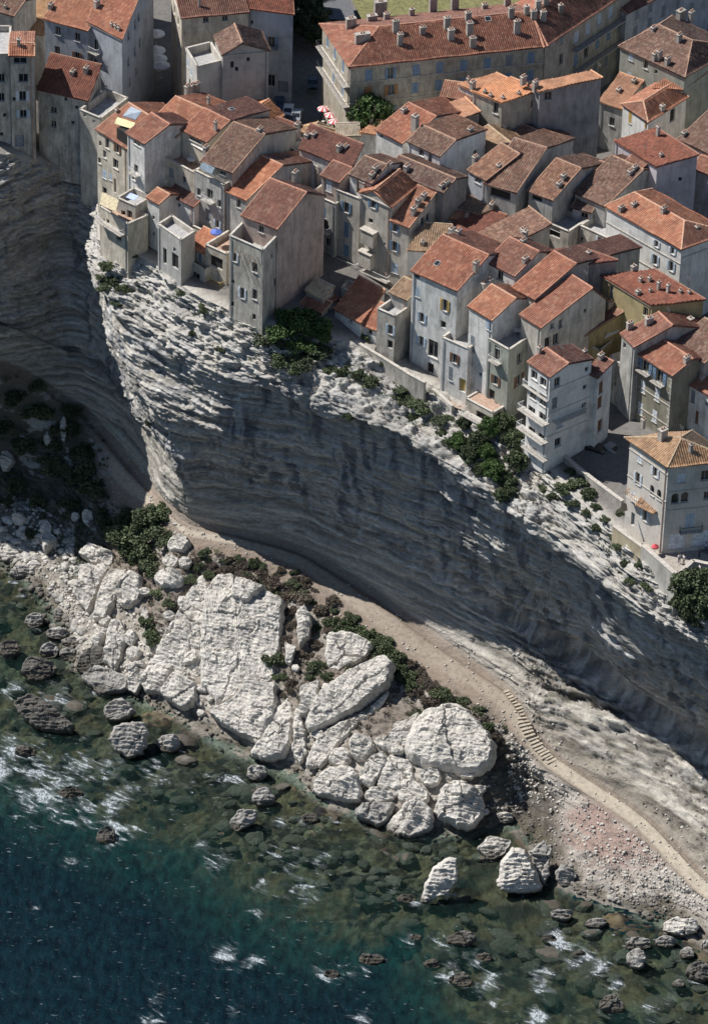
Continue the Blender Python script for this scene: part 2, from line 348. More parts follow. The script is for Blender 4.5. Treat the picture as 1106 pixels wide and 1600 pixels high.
colr = lerp(colr, C3(.31, .25, .20), wPath * (.8 + .5 * n1)); colr = lerp(colr, C3(.50, .43, .345), band(R5 + 5, R6 - 7, 3) * (1 - .6 * sstep(-12, 6, gx))); colr = lerp(colr, C3(.25, .215, .17), rgt * band(R5 - 20, R5 - 4, 4) * .7); colr = lerp(colr, C3(.54, .47, .37), rgt * band(R5 + 2, R6 - 2, 3) * .9); colr = lerp(colr, C3(.28, .24, .19), rgt * band(R6 + 2, R6 + 7, 2) * .7)
shr = sstep(R6 + 10, R7, ri) * (1 - sstep(R7 + 10, R8 + 6, ri))
colr = lerp(colr, C3(.20, .155, .125), wShore * shr * .85 * (gx < 25))
colr = lerp(colr, C3(.24, .20, .16), wShore * sstep(-.1, .4, n1) * .7 * (gx < 25))
def mask_px(cx, cy, z, rx, ry):
    c = P(cx, cy, z); return np.exp(-(((gx - c[0]) / rx) ** 2 + ((gy - c[1]) / ry) ** 2))
pink = np.clip(mask_px(925, 1300, 2, 6, 5) + mask_px(980, 1330, 1.5, 6, 4), 0, 1) * wShore
colr = lerp(colr, C3(.46, .42, .37), wShore * sstep(22, 30, gx) * .9)
colr = lerp(colr, C3(.37, .25, .21), np.clip(pink * (1.0 + 1.4 * n1 + .8 * n2), 0, .85))
colr = lerp(colr, C3(.07, .06, .045), wShore * sstep(15, 20, gx) * (1 - sstep(30, 34, gx)) * sstep(R6 + 16, R7, ri) * .85)  # brown-black ground paints in the shade right of the dome
colr = lerp(colr, C3(.10, .085, .055), wShore * (1 - sstep(.2, 1.3, gz + .5 * n1)) * .85)
colr *= np.clip(1 + (wWall + wLow)[:, :, None] * (.55 * c6 + .35 * c4 + .3 * c5)[:, :, None] + wUp[:, :, None] * (.3 * c7 + .2 * c2)[:, :, None], .35, 1.6)
colr = lerp(colr, C3(.60, .59, .58), wWall * sstep(.30, .55, nz(1/1.3, 1/1.3, 1/9, 4, 333.0) + .3 * n3) * .6)
# sea floor: brown weed, olive stones, pale green sand
sea = C3(.17, .115, .055) + 0 * colr
sea = lerp(sea, C3(.27, .20, .10), sstep(-.1, .5, n1)); sea = lerp(sea, C3(.06, .05, .03), sstep(.1, .5, reef) * .75)
sea = lerp(sea, C3(.24, .25, .15), sstep(.25, .6, n3 - .4 * reef) * .6); sea = lerp(sea, C3(.02, .018, .014), sstep(.1, .3, cl((4.5, 4.5, 3), 9, 1.4)) * .8); sea = lerp(sea, C3(.015, .013, .011), sstep(.2, .35, cl((1.6, 1.6, 3), 12, .9)) * .85); sea = lerp(sea, C3(.36, .30, .19), sstep(.36, .45, cl((1.1, 1.1, 3), 14, .5)) * .6); sea = lerp(sea, C3(.30, .25, .15), sstep(.3, .45, cl((2, 2, 3), 11, .8)) * .5)
colr = lerp(colr, sea * .55, wSea)
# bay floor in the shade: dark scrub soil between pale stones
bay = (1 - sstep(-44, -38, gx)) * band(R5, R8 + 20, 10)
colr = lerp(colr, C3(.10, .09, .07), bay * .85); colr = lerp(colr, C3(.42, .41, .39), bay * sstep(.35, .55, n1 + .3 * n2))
plat = 1 - sstep(R_TOP, R1, ri)
colr = lerp(colr, C3(.19, .175, .16), plat)
colr = np.clip(colr * .86, .01, .9)

def rockshader(name, bumpd=.25, wet=False, attr='Col'):
    m, n, l, b = nodes(name); b.inputs['Roughness'].default_value = 0.93
    pos = N(n, 'ShaderNodeNewGeometry').outputs['Position']
    a = N(n, 'ShaderNodeAttribute', attribute_name=attr)
    f1 = noise_node(n, l, pos, 1.3, 6, .65, (1, 1, 2.6)); f2 = noise_node(n, l, pos, 5.0, 4, .6)
    c = mix(n, l, a.outputs['Color'], ramp(n, l, f1, [(.3, (.62, .62, .63)), (.52, (1, 1, 1)), (.75, (1.2, 1.18, 1.14))]), .8, 'MULTIPLY')
    c = mix(n, l, c, ramp(n, l, f2, [(.3, (.7, .7, .7)), (.6, (1.05, 1.05, 1.05))]), .7, 'MULTIPLY')
    l.new(c, b.inputs['Base Color'])
    h = math_node(n, l, 'ADD', math_node(n, l, 'MULTIPLY', f1, 1.0), math_node(n, l, 'MULTIPLY', f2, .3))
    bump(n, l, h, .9, bumpd, b); return m
def terrain_part(name, r0, r1, mat, s0=0, s1=None):
    s1 = NS - 1 if s1 is None else s1
    vs = G2[s0:s1+1, r0:r1+1].reshape(-1, 3); nr = r1 - r0 + 1
    f = FQ[s0:s1, r0:r1]; i = f // NR - s0; j = f % NR - r0
    me = mesh_np(name, vs, (i * nr + j).reshape(-1, 4), mat, False)
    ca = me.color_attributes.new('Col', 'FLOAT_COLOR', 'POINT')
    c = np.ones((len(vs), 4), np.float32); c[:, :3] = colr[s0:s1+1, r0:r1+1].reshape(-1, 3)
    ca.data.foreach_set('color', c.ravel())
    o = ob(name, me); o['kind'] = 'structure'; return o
M_CLIFF = rockshader('cliff_limestone', .3); M_GROUND = rockshader('ground_soil', .12); M_SEABED = rockshader('seabed_rock', .3)
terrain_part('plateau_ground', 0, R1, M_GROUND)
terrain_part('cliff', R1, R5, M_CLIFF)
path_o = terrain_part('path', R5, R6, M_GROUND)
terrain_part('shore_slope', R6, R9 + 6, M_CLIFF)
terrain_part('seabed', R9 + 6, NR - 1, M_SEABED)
BV = BVHTree.FromPolygons([tuple(v) for v in V], FQ.reshape(-1, 4).tolist())
def on_ground(px, py, sea=True):
    d = ray(px, py); h = BV.ray_cast(Vector(CAM), Vector(d))
    p = np.array(h[0]) if h[0] is not None else P(px, py, 0)
    if sea and p[2] < 0: p = P(px, py, 0)
    return p
def ground_z(x, y, z0=90):
    h = BV.ray_cast(Vector((x, y, z0)), Vector((0, 0, -1)))
    return h[0].z if h[0] is not None else 0.0
# ------------------------------------------------------------------ building kit
def in_poly(x, y, poly):
    ins = np.zeros(len(x), bool); n = len(poly)
    for i in range(n):
        x0, y0 = poly[i]; x1, y1 = poly[(i + 1) % n]
        c = ((y0 > y) != (y1 > y)) & (x < (x1 - x0) * (y - y0) / (y1 - y0 + 1e-12) + x0); ins ^= c
    return ins
def tile_roof(name, pts, tile, parent, pu=0.34, course=0.5, thick=0.18):
    """pts: eave left, eave right, then the rest counter-clockwise seen from outside"""
    pts = [np.array(p, float) for p in pts]; p0 = pts[0]
    u = pts[1] - p0; L = np.linalg.norm(u); u /= L
    nrm = np.cross(pts[1] - p0, pts[-1] - p0); nrm /= np.linalg.norm(nrm)
    if nrm[2] < 0: nrm = -nrm
    v = np.cross(nrm, u)
    q = [(np.dot(p - p0, u), np.dot(p - p0, v)) for p in pts]
    us = [a for a, b in q]; vs = [b for a, b in q]; u0, u1, v0, v1 = min(us), max(us), min(vs), max(vs)
    nw = max(2, int(round((u1 - u0) / pu))); nc = max(2, int(round((v1 - v0) / course)))
    ug = np.linspace(u0, u1, nw * 4 + 1); prof = np.tile([0.0, .075, .105, .075], nw); prof = np.append(prof, 0)
    vg = []; off = []
    cl = (v1 - v0) / nc
    for c in range(nc): vg += [v0 + c * cl, v0 + (c + 1) * cl - .02]; off += [.035, 0.0]
    vg.append(v1); off.append(0.0); vg = np.array(vg); off = np.array(off)
    UU, VV = np.meshgrid(ug, vg, indexing='ij')
    jit = RNG.normal(0, .008, UU.shape)
    sag = .09 * np.sin(UU * 0.9 + p0[0]) * np.sin(VV * 0.7 + p0[1])
    HH = prof[:, None] + off[None, :] + jit + sag + .03
    X = p0 + UU[..., None] * u + VV[..., None] * v + HH[..., None] * nrm
    a, b = X.shape[:2]; i, j = np.meshgrid(np.arange(a - 1), np.arange(b - 1), indexing='ij')
    F = np.stack([i*b + j, (i+1)*b + j, (i+1)*b + j + 1, i*b + j + 1], -1).reshape(-1, 4)
    cu = ((UU[:-1, :-1] + UU[1:, 1:]) / 2).ravel(); cv = ((VV[:-1, :-1] + VV[1:, 1:]) / 2).ravel()
    if len(q) != 4 or abs(q[2][0] - q[1][0]) > .05 or abs(q[3][0] - q[0][0]) > .05: F = F[in_poly(cu, cv, q)]
    V = X.reshape(-1, 3); nb = len(V)
    top = [p - nrm * .06 for p in pts]; bot = [p - nrm * thick for p in pts]; k = len(pts)
    me = bpy.data.meshes.new(name)
    Vall = np.concatenate([V, np.array(top + bot)])
    faces = [[nb + t for t in range(k)], [nb + k + t for t in reversed(range(k))]] + [[nb + k + t, nb + k + (t+1) % k, nb + (t+1) % k, nb + t] for t in range(k)]
    nl = F.size + sum(map(len, faces)); me.vertices.add(len(Vall)); me.vertices.foreach_set('co', Vall.astype(np.float32).ravel())
    li = np.concatenate([F.ravel()] + [np.array(f) for f in faces]).astype(np.int32)
    me.loops.add(nl); me.loops.foreach_set('vertex_index', li)
    st = np.concatenate([np.arange(0, F.size, 4), F.size + np.cumsum([0] + [len(f) for f in faces[:-1]])]).astype(np.int32)
    me.polygons.add(len(st)); me.polygons.foreach_set('loop_start', st); me.update(calc_edges=True)
    uvl = me.uv_layers.new(name='UVMap')
    allu = np.concatenate([UU.ravel(), [a_ for a_, b_ in q] * 2]); allv = np.concatenate([VV.ravel(), [b_ for a_, b_ in q] * 2])
    ro = random.random() * 50
    uvs = np.stack([(allu[li] - u0) * (pu / ((u1 - u0) / nw)) + round(ro) * pu, (allv[li] - v0 + .005) * (course / cl)], -1).astype(np.float32); uvl.data.foreach_set('uv', uvs.ravel())
    me.materials.append(TILE[tile]); return ob(name, me, parent)
def ridge_cap(p, q, tile, parent, r=.15):
    p = np.array(p, float); q = np.array(q, float); n = max(2, int(np.linalg.norm(q - p) / .5)); m = MB()
    for i in range(n):
        a = p + (q - p) * i / n; b = p + (q - p) * (i + 1) / n
        m.tube([a, b], [r * 1.12, r * .92], 6, False)
    return m.ob('ridge_tiles', RIDGE[tile], parent)
def chimney(pos, U, Vv, parent, h=1.3, w=.55, d=.95, kind=0, mat=None):
    m = MB(); m.box(pos, U, Vv, w, d, pos[2] - .6, pos[2] + h); m.box(pos, U, Vv, w + .14, d + .14, pos[2] + h + .002, pos[2] + h + .12)
    c = m.ob('chimney', mat or CHIM, parent)
    k = 2 if d > .8 else 1
    for i in range(k):
        q = np.array(pos, float) + np.array([Vv[0], Vv[1], 0]) * (i - (k - 1) / 2) * .42
        t = MB(); t.tube([q + [0, 0, h + .122], q + [0, 0, h + .5]], [.15, .12], 8); t.ob('chimney_pot', POT, c)
    return c
WKIND = {'w': (1.0, 1.5), 's': (1.0, 1.5), 'c': (1.05, 1.6), 'd': (1.1, 2.3), 'b': (1.1, 2.2), 'o': (1.2, 1.3), 'm': (.6, .7), 'a': (1.1, 1.8)}
def shutter_leaf(c, U, W, z0, z1, wid, mat, parent):
    m = MB(); m.box(c, U, W, wid, .05, z0, z1)
    nsl = 3
    for i in range(nsl):
        za = z0 + .1 + (z1 - z0 - .2) * i / nsl; zb_ = z0 + .1 + (z1 - z0 - .2) * (i + .8) / nsl
        m.box(np.array(c) + np.array(W) * .03, U, W, wid * .72, .03, za, zb_)
    return m.ob('shutter', mat, parent)
def wall(parent, wallm, p0, p1, zb, zt, wins, extra=(), rev=.3, fan=None):
    """one vertical wall from p0 to p1 (outside on the right hand), window openings cut, extra upper polygons"""
    p0 = np.array([p0[0], p0[1], 0.0]); p1 = np.array([p1[0], p1[1], 0.0]); U = p1 - p0; L = np.linalg.norm(U); U /= L
    O = np.array([U[1], -U[0], 0.0])
    holes = []
    for wd in wins:
        px, py, kind = wd[:3]; W, Hh = WKIND[kind[0]]
        if len(wd) > 3 and wd[3]: W = wd[3]
        if len(wd) > 4 and wd[4]: Hh = wd[4]
        sh = wd[5] if len(wd) > 5 else 'blue'
        h = hit_vplane(px, py, p0, O); uc = np.dot(h - p0, U); z0 = h[2] - Hh / 2
        W = min(W, L - .5)
        uc = min(max(uc, W / 2 + .2), L - W / 2 - .2); z0 = min(z0, zt - Hh - .2)
        if z0 < zb + .05: continue
        r = (uc - W / 2, uc + W / 2, z0, z0 + Hh)
        if any(r[0] < q[1] + .12 and q[0] < r[1] + .12 and r[2] < q[3] + .12 and q[2] < r[3] + .12 for q, *_ in holes): continue
        holes.append((r, kind, sh))
    us = sorted({0.0, L} | {x for h in holes for x in h[0][:2]}); zs = sorted({zb, zt} | {x for h in holes for x in h[0][2:]})
    def pt(u, z, o=0.0): q = p0 + U * u + O * o; return (q[0], q[1], z)
    m = MB()
    for a in range(len(us) - 1):
        for b in range(len(zs) - 1):
            cu = (us[a] + us[a+1]) / 2; cz = (zs[b] + zs[b+1]) / 2
            if any(r[0] < cu < r[1] and r[2] < cz < r[3] for r, *_ in holes): continue
            m.poly([pt(us[a], zs[b]), pt(us[a+1], zs[b]), pt(us[a+1], zs[b+1]), pt(us[a], zs[b+1])])
    for (a, b, c, d), kind, sh in holes:
        for q in (((a,c),(a,d)), ((b,d),(b,c)), ((a,d),(b,d)), ((b,c),(a,c))):
            (u0, z0), (u1, z1) = q; m.poly([pt(u0, z0), pt(u1, z1), pt(u1, z1, -rev), pt(u0, z0, -rev)])
    for e in extra: m.poly(e)
    m.ob('wall', wallm, parent)
    for (a, b, c, d), kind, sh in holes:
        wdt, hgt = b - a, d - c; uc = (a + b) / 2; k = kind[0]
        nm = 'door' if k == 'd' else 'window'
        f = MB()
        ctr = lambda u, o: p0 + U * u + O * o
        t = .07
        for u in (a + t / 2 + .002, b - t / 2 - .002): f.box(ctr(u, -rev + .06), U, O, t, .08, c + .002, d - .002)
        f.box(ctr(uc, -rev + .06), U, O, wdt - 2 * t - .01, .08, d - t, d - .003); f.box(ctr(uc, -rev + .06), U, O, wdt - 2 * t - .01, .08, c + .003, c + t)
        if k in 'wsb' : f.box(ctr(uc, -rev + .055), U, O, t * .8, .06, c + t, d - t)
        if k not in 'do' and k != 'm': f.box(ctr(uc, .05), U, O, wdt + .2, .16, c - .10, c - .003)
        win = f.ob(nm, FRAME, parent)
        g = MB(); g.box(ctr(uc, -rev + .02), U, O, wdt - .01, .03, c + .005, d - .005)
        if k == 'c':
            for s_ in (-1, 1): shutter_leaf(ctr(uc + s_ * (wdt / 4), -.03), U, O, c + .01, d - .01, wdt / 2 - .02, SHUT[sh], win)
        elif k == 'd': g.ob('door_panel', SHUT[sh], win)
        else: g.ob('pane', DARK if k in 'om' else GLASS, win)  # open kinds get a near-black sheet painted as the shade inside
        if k == 's' or (k == 'b' and len(kind) > 1):
            for s_ in (-1, 1): shutter_leaf(ctr(uc + s_ * (wdt / 2 + wdt * .24), .05), U, O, c - .02, d + .02, wdt * .46, SHUT[sh], win)
        if k == 'a':
            for s_ in (-1, 1):   # rounded head: two spandrels filling the corners of the opening
                ar = MB(); base = []
                n = 6; rr = wdt / 2
                arc = [(uc + s_ * rr * math.cos(x), d - rr + rr * math.sin(x)) for x in np.linspace(0, math.pi / 2, n)]
                cor = (uc + s_ * rr, d)
                for i in range(n - 1):
                    tri = [cor, arc[i], arc[i + 1]]
                    tri = tri if s_ < 0 else tri
                    ar.poly([pt(x, z, -.002) for x, z in tri])
                ar.ob('arch_spandrel', wallm, win)
        if k == 'b':
            bl = MB(); bl.box(ctr(uc, .45), U, O, wdt + 1.0, .88, c - .14, c - .01); bo = bl.ob('balcony', CONC, parent)
            rl = MB(); hw = (wdt + .9) / 2
            for uu in np.linspace(-hw, hw, 9): rl.box(ctr(uc + uu, .84), U, O, .03, .03, c, c + .92)
            for uu in (-hw, hw):
                for oo in (.2, .5): rl.box(ctr(uc + uu, oo), U, O, .03, .03, c, c + .92)
                rl.box(ctr(uc + uu, .44), U, O, .04, .8, c + .92, c + .97)
            rl.box(ctr(uc, .84), U, O, 2 * hw, .05, c + .923, c + .975); rl.ob('railing', RAIL if kind[-1] != 'i' else IRON, bo)
NH = [0]
def house(name, label, A, B, ze, zb, R=None, C=None, depth=None, back=None, roof='gx', pitch=19, k=.5, tile='mid', wc='cream', stain=.6,
          wf=(), wr=(), wl=(), ch=(), ov=.3, cat='house', group=None, par=.9, floor=None, hipends=(1, 1), skyl=(), swap=None):
    a = P(*A, ze); b = P(*B, ze); u = b - a; u[2] = 0; L = np.linalg.norm(u); u /= L; n = np.array([-u[1], u[0], 0.0]); tp = math.tan(rad(pitch))
    if C is not None:
        c = P(*C, ze); w_ = c - b; w_[2] = 0
        if depth: w_ = w_ / np.linalg.norm(w_) * depth
    elif R is not None:
        d = ray(*R); t = ((ze - CAM[2]) + tp * np.dot(CAM - a, n)) / (d[2] - tp * np.dot(d, n)); Q = CAM + d * t
        r = np.dot(Q - a, n); bk = back if back is not None else r; k = r / (r + bk); w_ = n * (r + bk)
    else: w_ = n * depth
    c = b + w_; d_ = a + w_; dep = np.dot(w_, n)
    if dep < .5: print('BAD depth', name, dep)
    e = empty(name, ((a + b + c + d_) / 4 * [1, 1, 0] + [0, 0, zb])); base = e.location.copy()
    tag(e, label, cat, group)
    wm = plaster(WALLC[wc] if isinstance(wc, str) else wc, stain)
    Z = np.array([0, 0, 1.0]); n0 = len(COL.objects)
    # wall tops per corner and gables
    extraF, extraR, extraB, extraL = [], [], [], []
    verges = []; planes = []; ridges = []; W1 = w_ / np.linalg.norm(w_); ztF = ztR = ztB = ztL = ze
    if roof == 'gx':
        rise = dep * k * tp if k >= .5 or R is not None else dep * (1 - k) * tp
        ra, rb = a + w_ * k + Z * rise, b + w_ * k + Z * rise
        extraR.append([b, c, rb]); extraL.append([d_, a, ra])
        sl = (ra - a) / np.linalg.norm(ra - a); sb = (ra - d_) / np.linalg.norm(ra - d_); uv = u * .18
        planes.append([a - sl * ov - uv, b - sl * ov + uv, rb + uv, ra - uv]); planes.append([c - sb * ov + uv, d_ - sb * ov - uv, ra - uv, rb + uv])
        ridges.append((ra - uv + Z * .08, rb + uv + Z * .08)); verges = [(b - sl * ov + uv + Z * .06, rb + uv + Z * .06), (a - sl * ov - uv + Z * .06, ra - uv + Z * .06)]
    elif roof == 'gy':
        wid = L; rise = wid * max(k, 1 - k) * tp
        rf, rk = a + u * L * k + Z * rise, d_ + u * L * k + Z * rise
        extraF.append([a, b, rf]); extraB.append([c, d_, rk])
        s1 = (rf - a) / np.linalg.norm(rf - a); s2 = (rf - b) / np.linalg.norm(rf - b); wv = W1 * .2
        planes.append([d_ - s1 * ov + wv, a - s1 * ov - wv, rf - wv, rk + wv]); planes.append([b - s2 * ov - wv, c - s2 * ov + wv, rk + wv, rf - wv])
        ridges.append((rf - wv + Z * .08, rk + wv + Z * .08))
    elif roof == 'shed':
        rise = dep * tp; c2, d2 = c + Z * rise, d_ + Z * rise
        extraR.append([b, c, c2]); extraL.append([d_, a, d2]); ztB = ze + rise
        sl = (d2 - a) / np.linalg.norm(d2 - a); uv = u * .15
        planes.append([a - sl * ov - uv, b - sl * ov + uv, c2 + uv + sl * .2, d2 - uv + sl * .2]); ridges.append((d2 - uv + Z * .1 + sl * .2, c2 + uv + Z * .1 + sl * .2))
    elif roof == 'hip':
        lw = np.linalg.norm(w_); short = min(L, dep); rise = short / 2 * tp
        A_, B_, C_, D_ = a - u * ov - W1 * ov, b + u * ov - W1 * ov, c + u * ov + W1 * ov, d_ - u * ov + W1 * ov
        for q in (A_, B_, C_, D_): q[2] -= ov * tp
        if L >= dep:
            i0 = short / 2 * hipends[0]; i1 = short / 2 * hipends[1]
            r0 = (a + d_) / 2 + u * i0 + Z * rise; r1 = (b + c) / 2 - u * i1 + Z * rise
            planes += [[A_, B_, r1, r0], [C_, D_, r0, r1], [B_, C_, r1], [D_, A_, r0]]
            ridges += [(r0, r1), (A_, r0), (D_, r0), (B_, r1), (C_, r1)]
        else:
            i0 = short / 2 * hipends[0]; i1 = short / 2 * hipends[1]
            r0 = (a + b) / 2 + W1 * i0 + Z * rise; r1 = (c + d_) / 2 - W1 * i1 + Z * rise
            planes += [[A_, B_, r0], [B_, C_, r1, r0], [C_, D_, r1], [D_, A_, r0, r1]]
            ridges += [(r0, r1), (A_, r0), (B_, r0), (C_, r1), (D_, r1)]
        ridges = [(p + Z * .06, q + Z * .06) for p, q in ridges]
    def sub(px, py, kind, which): pass
    wall(e, wm, a, b, zb, ztF, wf, extraF); wall(e, wm, b, c, zb, ztR, wr, extraR); wall(e, wm, c, d_, zb, ztB, (), extraB); wall(e, wm, d_, a, zb, ztL, wl, extraL)
    if roof == 'flat':
        m = MB(); zf = ze - par if floor is None else floor
        q = [p * [1, 1, 0] + Z * zf for p in (a, b, c, d_)]
        m.poly(q); m.ob('terrace_floor', TERR if wc in ('pink', 'warm', 'cream') else TERRG, e)
        th = .25
        m = MB()
        for p, r in ((a, b), (b, c), (c, d_), (d_, a)):
            dd = (r - p) / np.linalg.norm(r - p); nn = np.array([-dd[1], dd[0], 0]); mid = (p + r) / 2 + nn * th / 2
            m.box(mid - nn * .04, dd, nn, np.linalg.norm(r - p) - .003, th + .1, ze + .002 , ze + .09)
            m.poly([p * [1,1,0] + nn * th + Z * zf, r * [1,1,0] + nn * th + Z * zf, r * [1,1,0] + nn * th + Z * ze, p * [1,1,0] + nn * th + Z * ze][::-1])
        m.ob('parapet', plaster((.60, .55, .48), .5), e)
    for i, pl in enumerate(planes): tile_roof('roof', pl, tile, e)
    for p, q in ridges: ridge_cap(p, q, tile, e)
    for p, q in verges: ridge_cap(p, q, tile, e, .09)
    if planes and NH[0] % 2 == 0:      # television aerial
        q = (ridges[0][0] * .35 + ridges[0][1] * .65) * [1, 1, 0] + Z * ridges[0][0][2]; m = MB(); m.tube([q, q + Z * 2.2], .025, 5)
        for k_ in range(4): m.tube([q + Z * (2.1 - k_ * .18) - u * (.5 - .07 * k_), q + Z * (2.1 - k_ * .18) + u * (.5 - .07 * k_)], .018, 4)
        m.ob('aerial', IRON, e)
    if L > 3 and ze - zb > 7 and NH[0] % 3 != 1:      # rain pipe down the front
        q = (a if NH[0] % 2 else b) + u * (.45 if NH[0] % 2 else -.45) - n * .08; m = MB()
        m.tube([q * [1, 1, 0] + Z * zb, q * [1, 1, 0] + Z * (ze - .35)], .06, 6); m.ob('rain_pipe', SHUT['grey'] if NH[0] % 4 else POT, e)
    # eave moulding under the front eave
    if roof != 'flat' and ov > .1:
        m = MB(); m.box((a + b) / 2 - n * .10, u, n, L - .02, .2, ze - .34, ze - .16); m.ob('eave_moulding', CONC, e)
    # chimneys and skylights: nearest roof plane under the pixel
    def on_roof(px, py):
        best = None; dr = ray(px, py)
        for pl in planes:
            pl = [np.array(p) for p in pl]; nn = np.cross(pl[1] - pl[0], pl[-1] - pl[0]); nn /= np.linalg.norm(nn)
            t = np.dot(pl[0] - CAM, nn) / np.dot(dr, nn); h = CAM + dr * t
            uu = (pl[1] - pl[0]); uu = uu / np.linalg.norm(uu); vv = np.cross(nn, uu)
            q = [(np.dot(p - pl[0], uu), np.dot(p - pl[0], vv)) for p in pl]
            if in_poly(np.array([np.dot(h - pl[0], uu)]), np.array([np.dot(h - pl[0], vv)]), q)[0] and (best is None or t < best[0]): best = (t, h, uu, vv, nn)
        return best
    for cc in ch:
        h = on_roof(cc[0], cc[1]); pos = h[1] if h else P(cc[0], cc[1], ze + .4)
        chimney(pos, u, n, e, *(cc[2:] if len(cc) > 2 else (random.uniform(.8, 1.4), .5, random.choice([.6, .95]))))
    for cc in skyl:
        h = on_roof(cc[0], cc[1])
        if not h: continue
        _, q, uu, vv, nn = h; nn = nn if nn[2] > 0 else -nn; sx, sy = (cc[2], cc[3]) if len(cc) > 2 else (.8, 1.0); m = MB(); g = MB()
        def pt(x, y, z): return q + uu * x + vv * y + nn * z
        m.hexa([pt(-sx/2, -sy/2, .0), pt(sx/2, -sy/2, .0), pt(sx/2, sy/2, .0), pt(-sx/2, sy/2, .0), pt(-sx/2, -sy/2, .16), pt(sx/2, -sy/2, .16), pt(sx/2, sy/2, .16), pt(-sx/2, sy/2, .16)])
        so_ = m.ob('skylight', FRAME, e); s2 = .86; g.poly([pt(-sx/2*s2, -sy/2*s2, .165), pt(sx/2*s2, -sy/2*s2, .165), pt(sx/2*s2, sy/2*s2, .165), pt(-sx/2*s2, sy/2*s2, .165)]); g.ob('pane', GLASS, so_)
    # keep child transforms in world space under the empty at the base
    inv = Matrix.Translation(-base)
    for ch_ in e.children: ch_.matrix_parent_inverse = inv
    NH[0] += 1
    return dict(e=e, a=a, b=b, c=c, d=d_, u=u, n=n, ze=ze, inv=inv, planes=planes)
def adopt(H, o): o.parent = H['e']; o.matrix_parent_inverse = H['inv']; return o
def front_hit(H, px, py): return hit_vplane(px, py, H['a'], H['n'])
def right_hit(H, px, py):
    wv = H['c'] - H['b']; nn = np.array([wv[1], -wv[0], 0]); return hit_vplane(px, py, H['b'], nn)
def long_balcony(H, p0, p1, dep=1.1, rail=RAIL, side='f', glass=None):
    """slab with railing along the front wall between two pixels on the wall plane"""
    f = front_hit if side == 'f' else right_hit
    q0, q1 = f(H, *p0), f(H, *p1); z = (q0[2] + q1[2]) / 2
    if side == 'f': U, O = H['u'], -H['n']
    else:
        U = (H['c'] - H['b']); U = U / np.linalg.norm(U); O = np.array([U[1], -U[0], 0])
    L = abs(np.dot(q1 - q0, U)); c = (q0 + q1) / 2
    m = MB(); m.box(c + O * dep / 2 + O * .01, U, O, L, dep, z - .16, z); s = adopt(H, m.ob('balcony', CONC))
    r = MB()
    for uu in np.linspace(-L/2 + .03, L/2 - .03, max(3, int(L / .35))): r.box(c + U * uu + O * (dep - .05), U, O, .03, .03, z, z + .95)
    r.box(c + O * (dep - .05), U, O, L, .06, z + .951, z + 1.0)
    for s_ in (-1, 1):
        r.box(c + U * s_ * (L/2 - .03) + O * dep / 2, U, O, .05, dep - .1, z + .951, z + 1.0)
        for oo in (.25, .5, .75): r.box(c + U * s_ * (L/2 - .03) + O * dep * oo, U, O, .03, .03, z, z + .95)
    r.ob('railing', rail, s)
    return s
def band_course(H, p0, p1, side='f', hgt=.16, out=.09, mat=None):
    f = front_hit if side == 'f' else right_hit; q0, q1 = f(H, *p0), f(H, *p1); z = (q0[2] + q1[2]) / 2
    if side == 'f': A_, B_, O = H['a'], H['b'], -H['n']
    else:
        A_, B_ = H['b'], H['c']; U = (B_ - A_) / np.linalg.norm(B_ - A_); O = np.array([U[1], -U[0], 0])
    U = (B_ - A_) / np.linalg.norm(B_ - A_); m = MB()
    m.box((A_ + B_) / 2 + O * (out / 2 + .002), U, O, np.linalg.norm(B_ - A_) + .1, out, z - hgt / 2, z + hgt / 2); adopt(H, m.ob('string_course', mat or CONC))
def lean_roof(H, pts, z, tile, rise=.6):
    """small tiled canopy: pixel quad eave-left, eave-right, back-right, back-left"""
    q = [P(*p, z + (rise if i > 1 else 0)) for i, p in enumerate(pts)]; adopt(H, tile_roof('canopy', q, tile, None))
# ------------------------------------------------------------------ the town
H = {}
def h(key, name, label, *a, **k): H[key] = house(name, label, *a, **k)
# --- far left block
h('L0', 'tower_house', 'narrow grey tower house with small tiled penthouse roof beside the dark shaded roof', (16,86), (53,86), 79.5, 58, R=(53,68), back=5, tile='new', wc='stone', stain=.8,
  wf=[(32,94,'w',2.1,1.3),(37,122,'w',1.5,1.5),(36,150,'s',1.1,1.7,'white'),(37,178,'s',1.1,1.4,'pale'),(31,220,'d',1.6,2.2,'grey'),(21,155,'m')], ch=[(30,72)])
h('L1', 'town_house', 'grey terrace-topped house joined to the left side of the narrow tower house', (-45,84), (15.5,84), 79.5, 58, depth=9, roof='flat', wc='stone', stain=.8,
  wf=[(3,122,'w'),(3,152,'w'),(8,180,'m'),(-20,122,'w'),(-20,152,'w'),(3,210,'m')])
h('L2', 'town_house', 'low weathered red-roofed house behind the narrow tower house', (-40,6), (22,24), 76, 60, R=(45,2), tile='old', wc='warm', ch=[(9,14,.6,.4,.4)])
h('L3', 'town_house', 'small house with ochre lean-to roof beside the blue-grey double house', (30,45), (68,54), 71, 60, R=(80,10), roof='shed', pitch=14, tile='tan', wc='warm')
h('L4', 'town_house', 'blue-grey house with four dark windows and an orange tiled roof', (70,28), (137,47), 78, 60, R=(160,-2), tile='new', wc='blue', stain=.45,
  wf=[(91,48,'w'),(121,58,'w'),(90,79,'w'),(121,88,'s',.9,1.5,'brown')], ch=[(80,14,.9)])
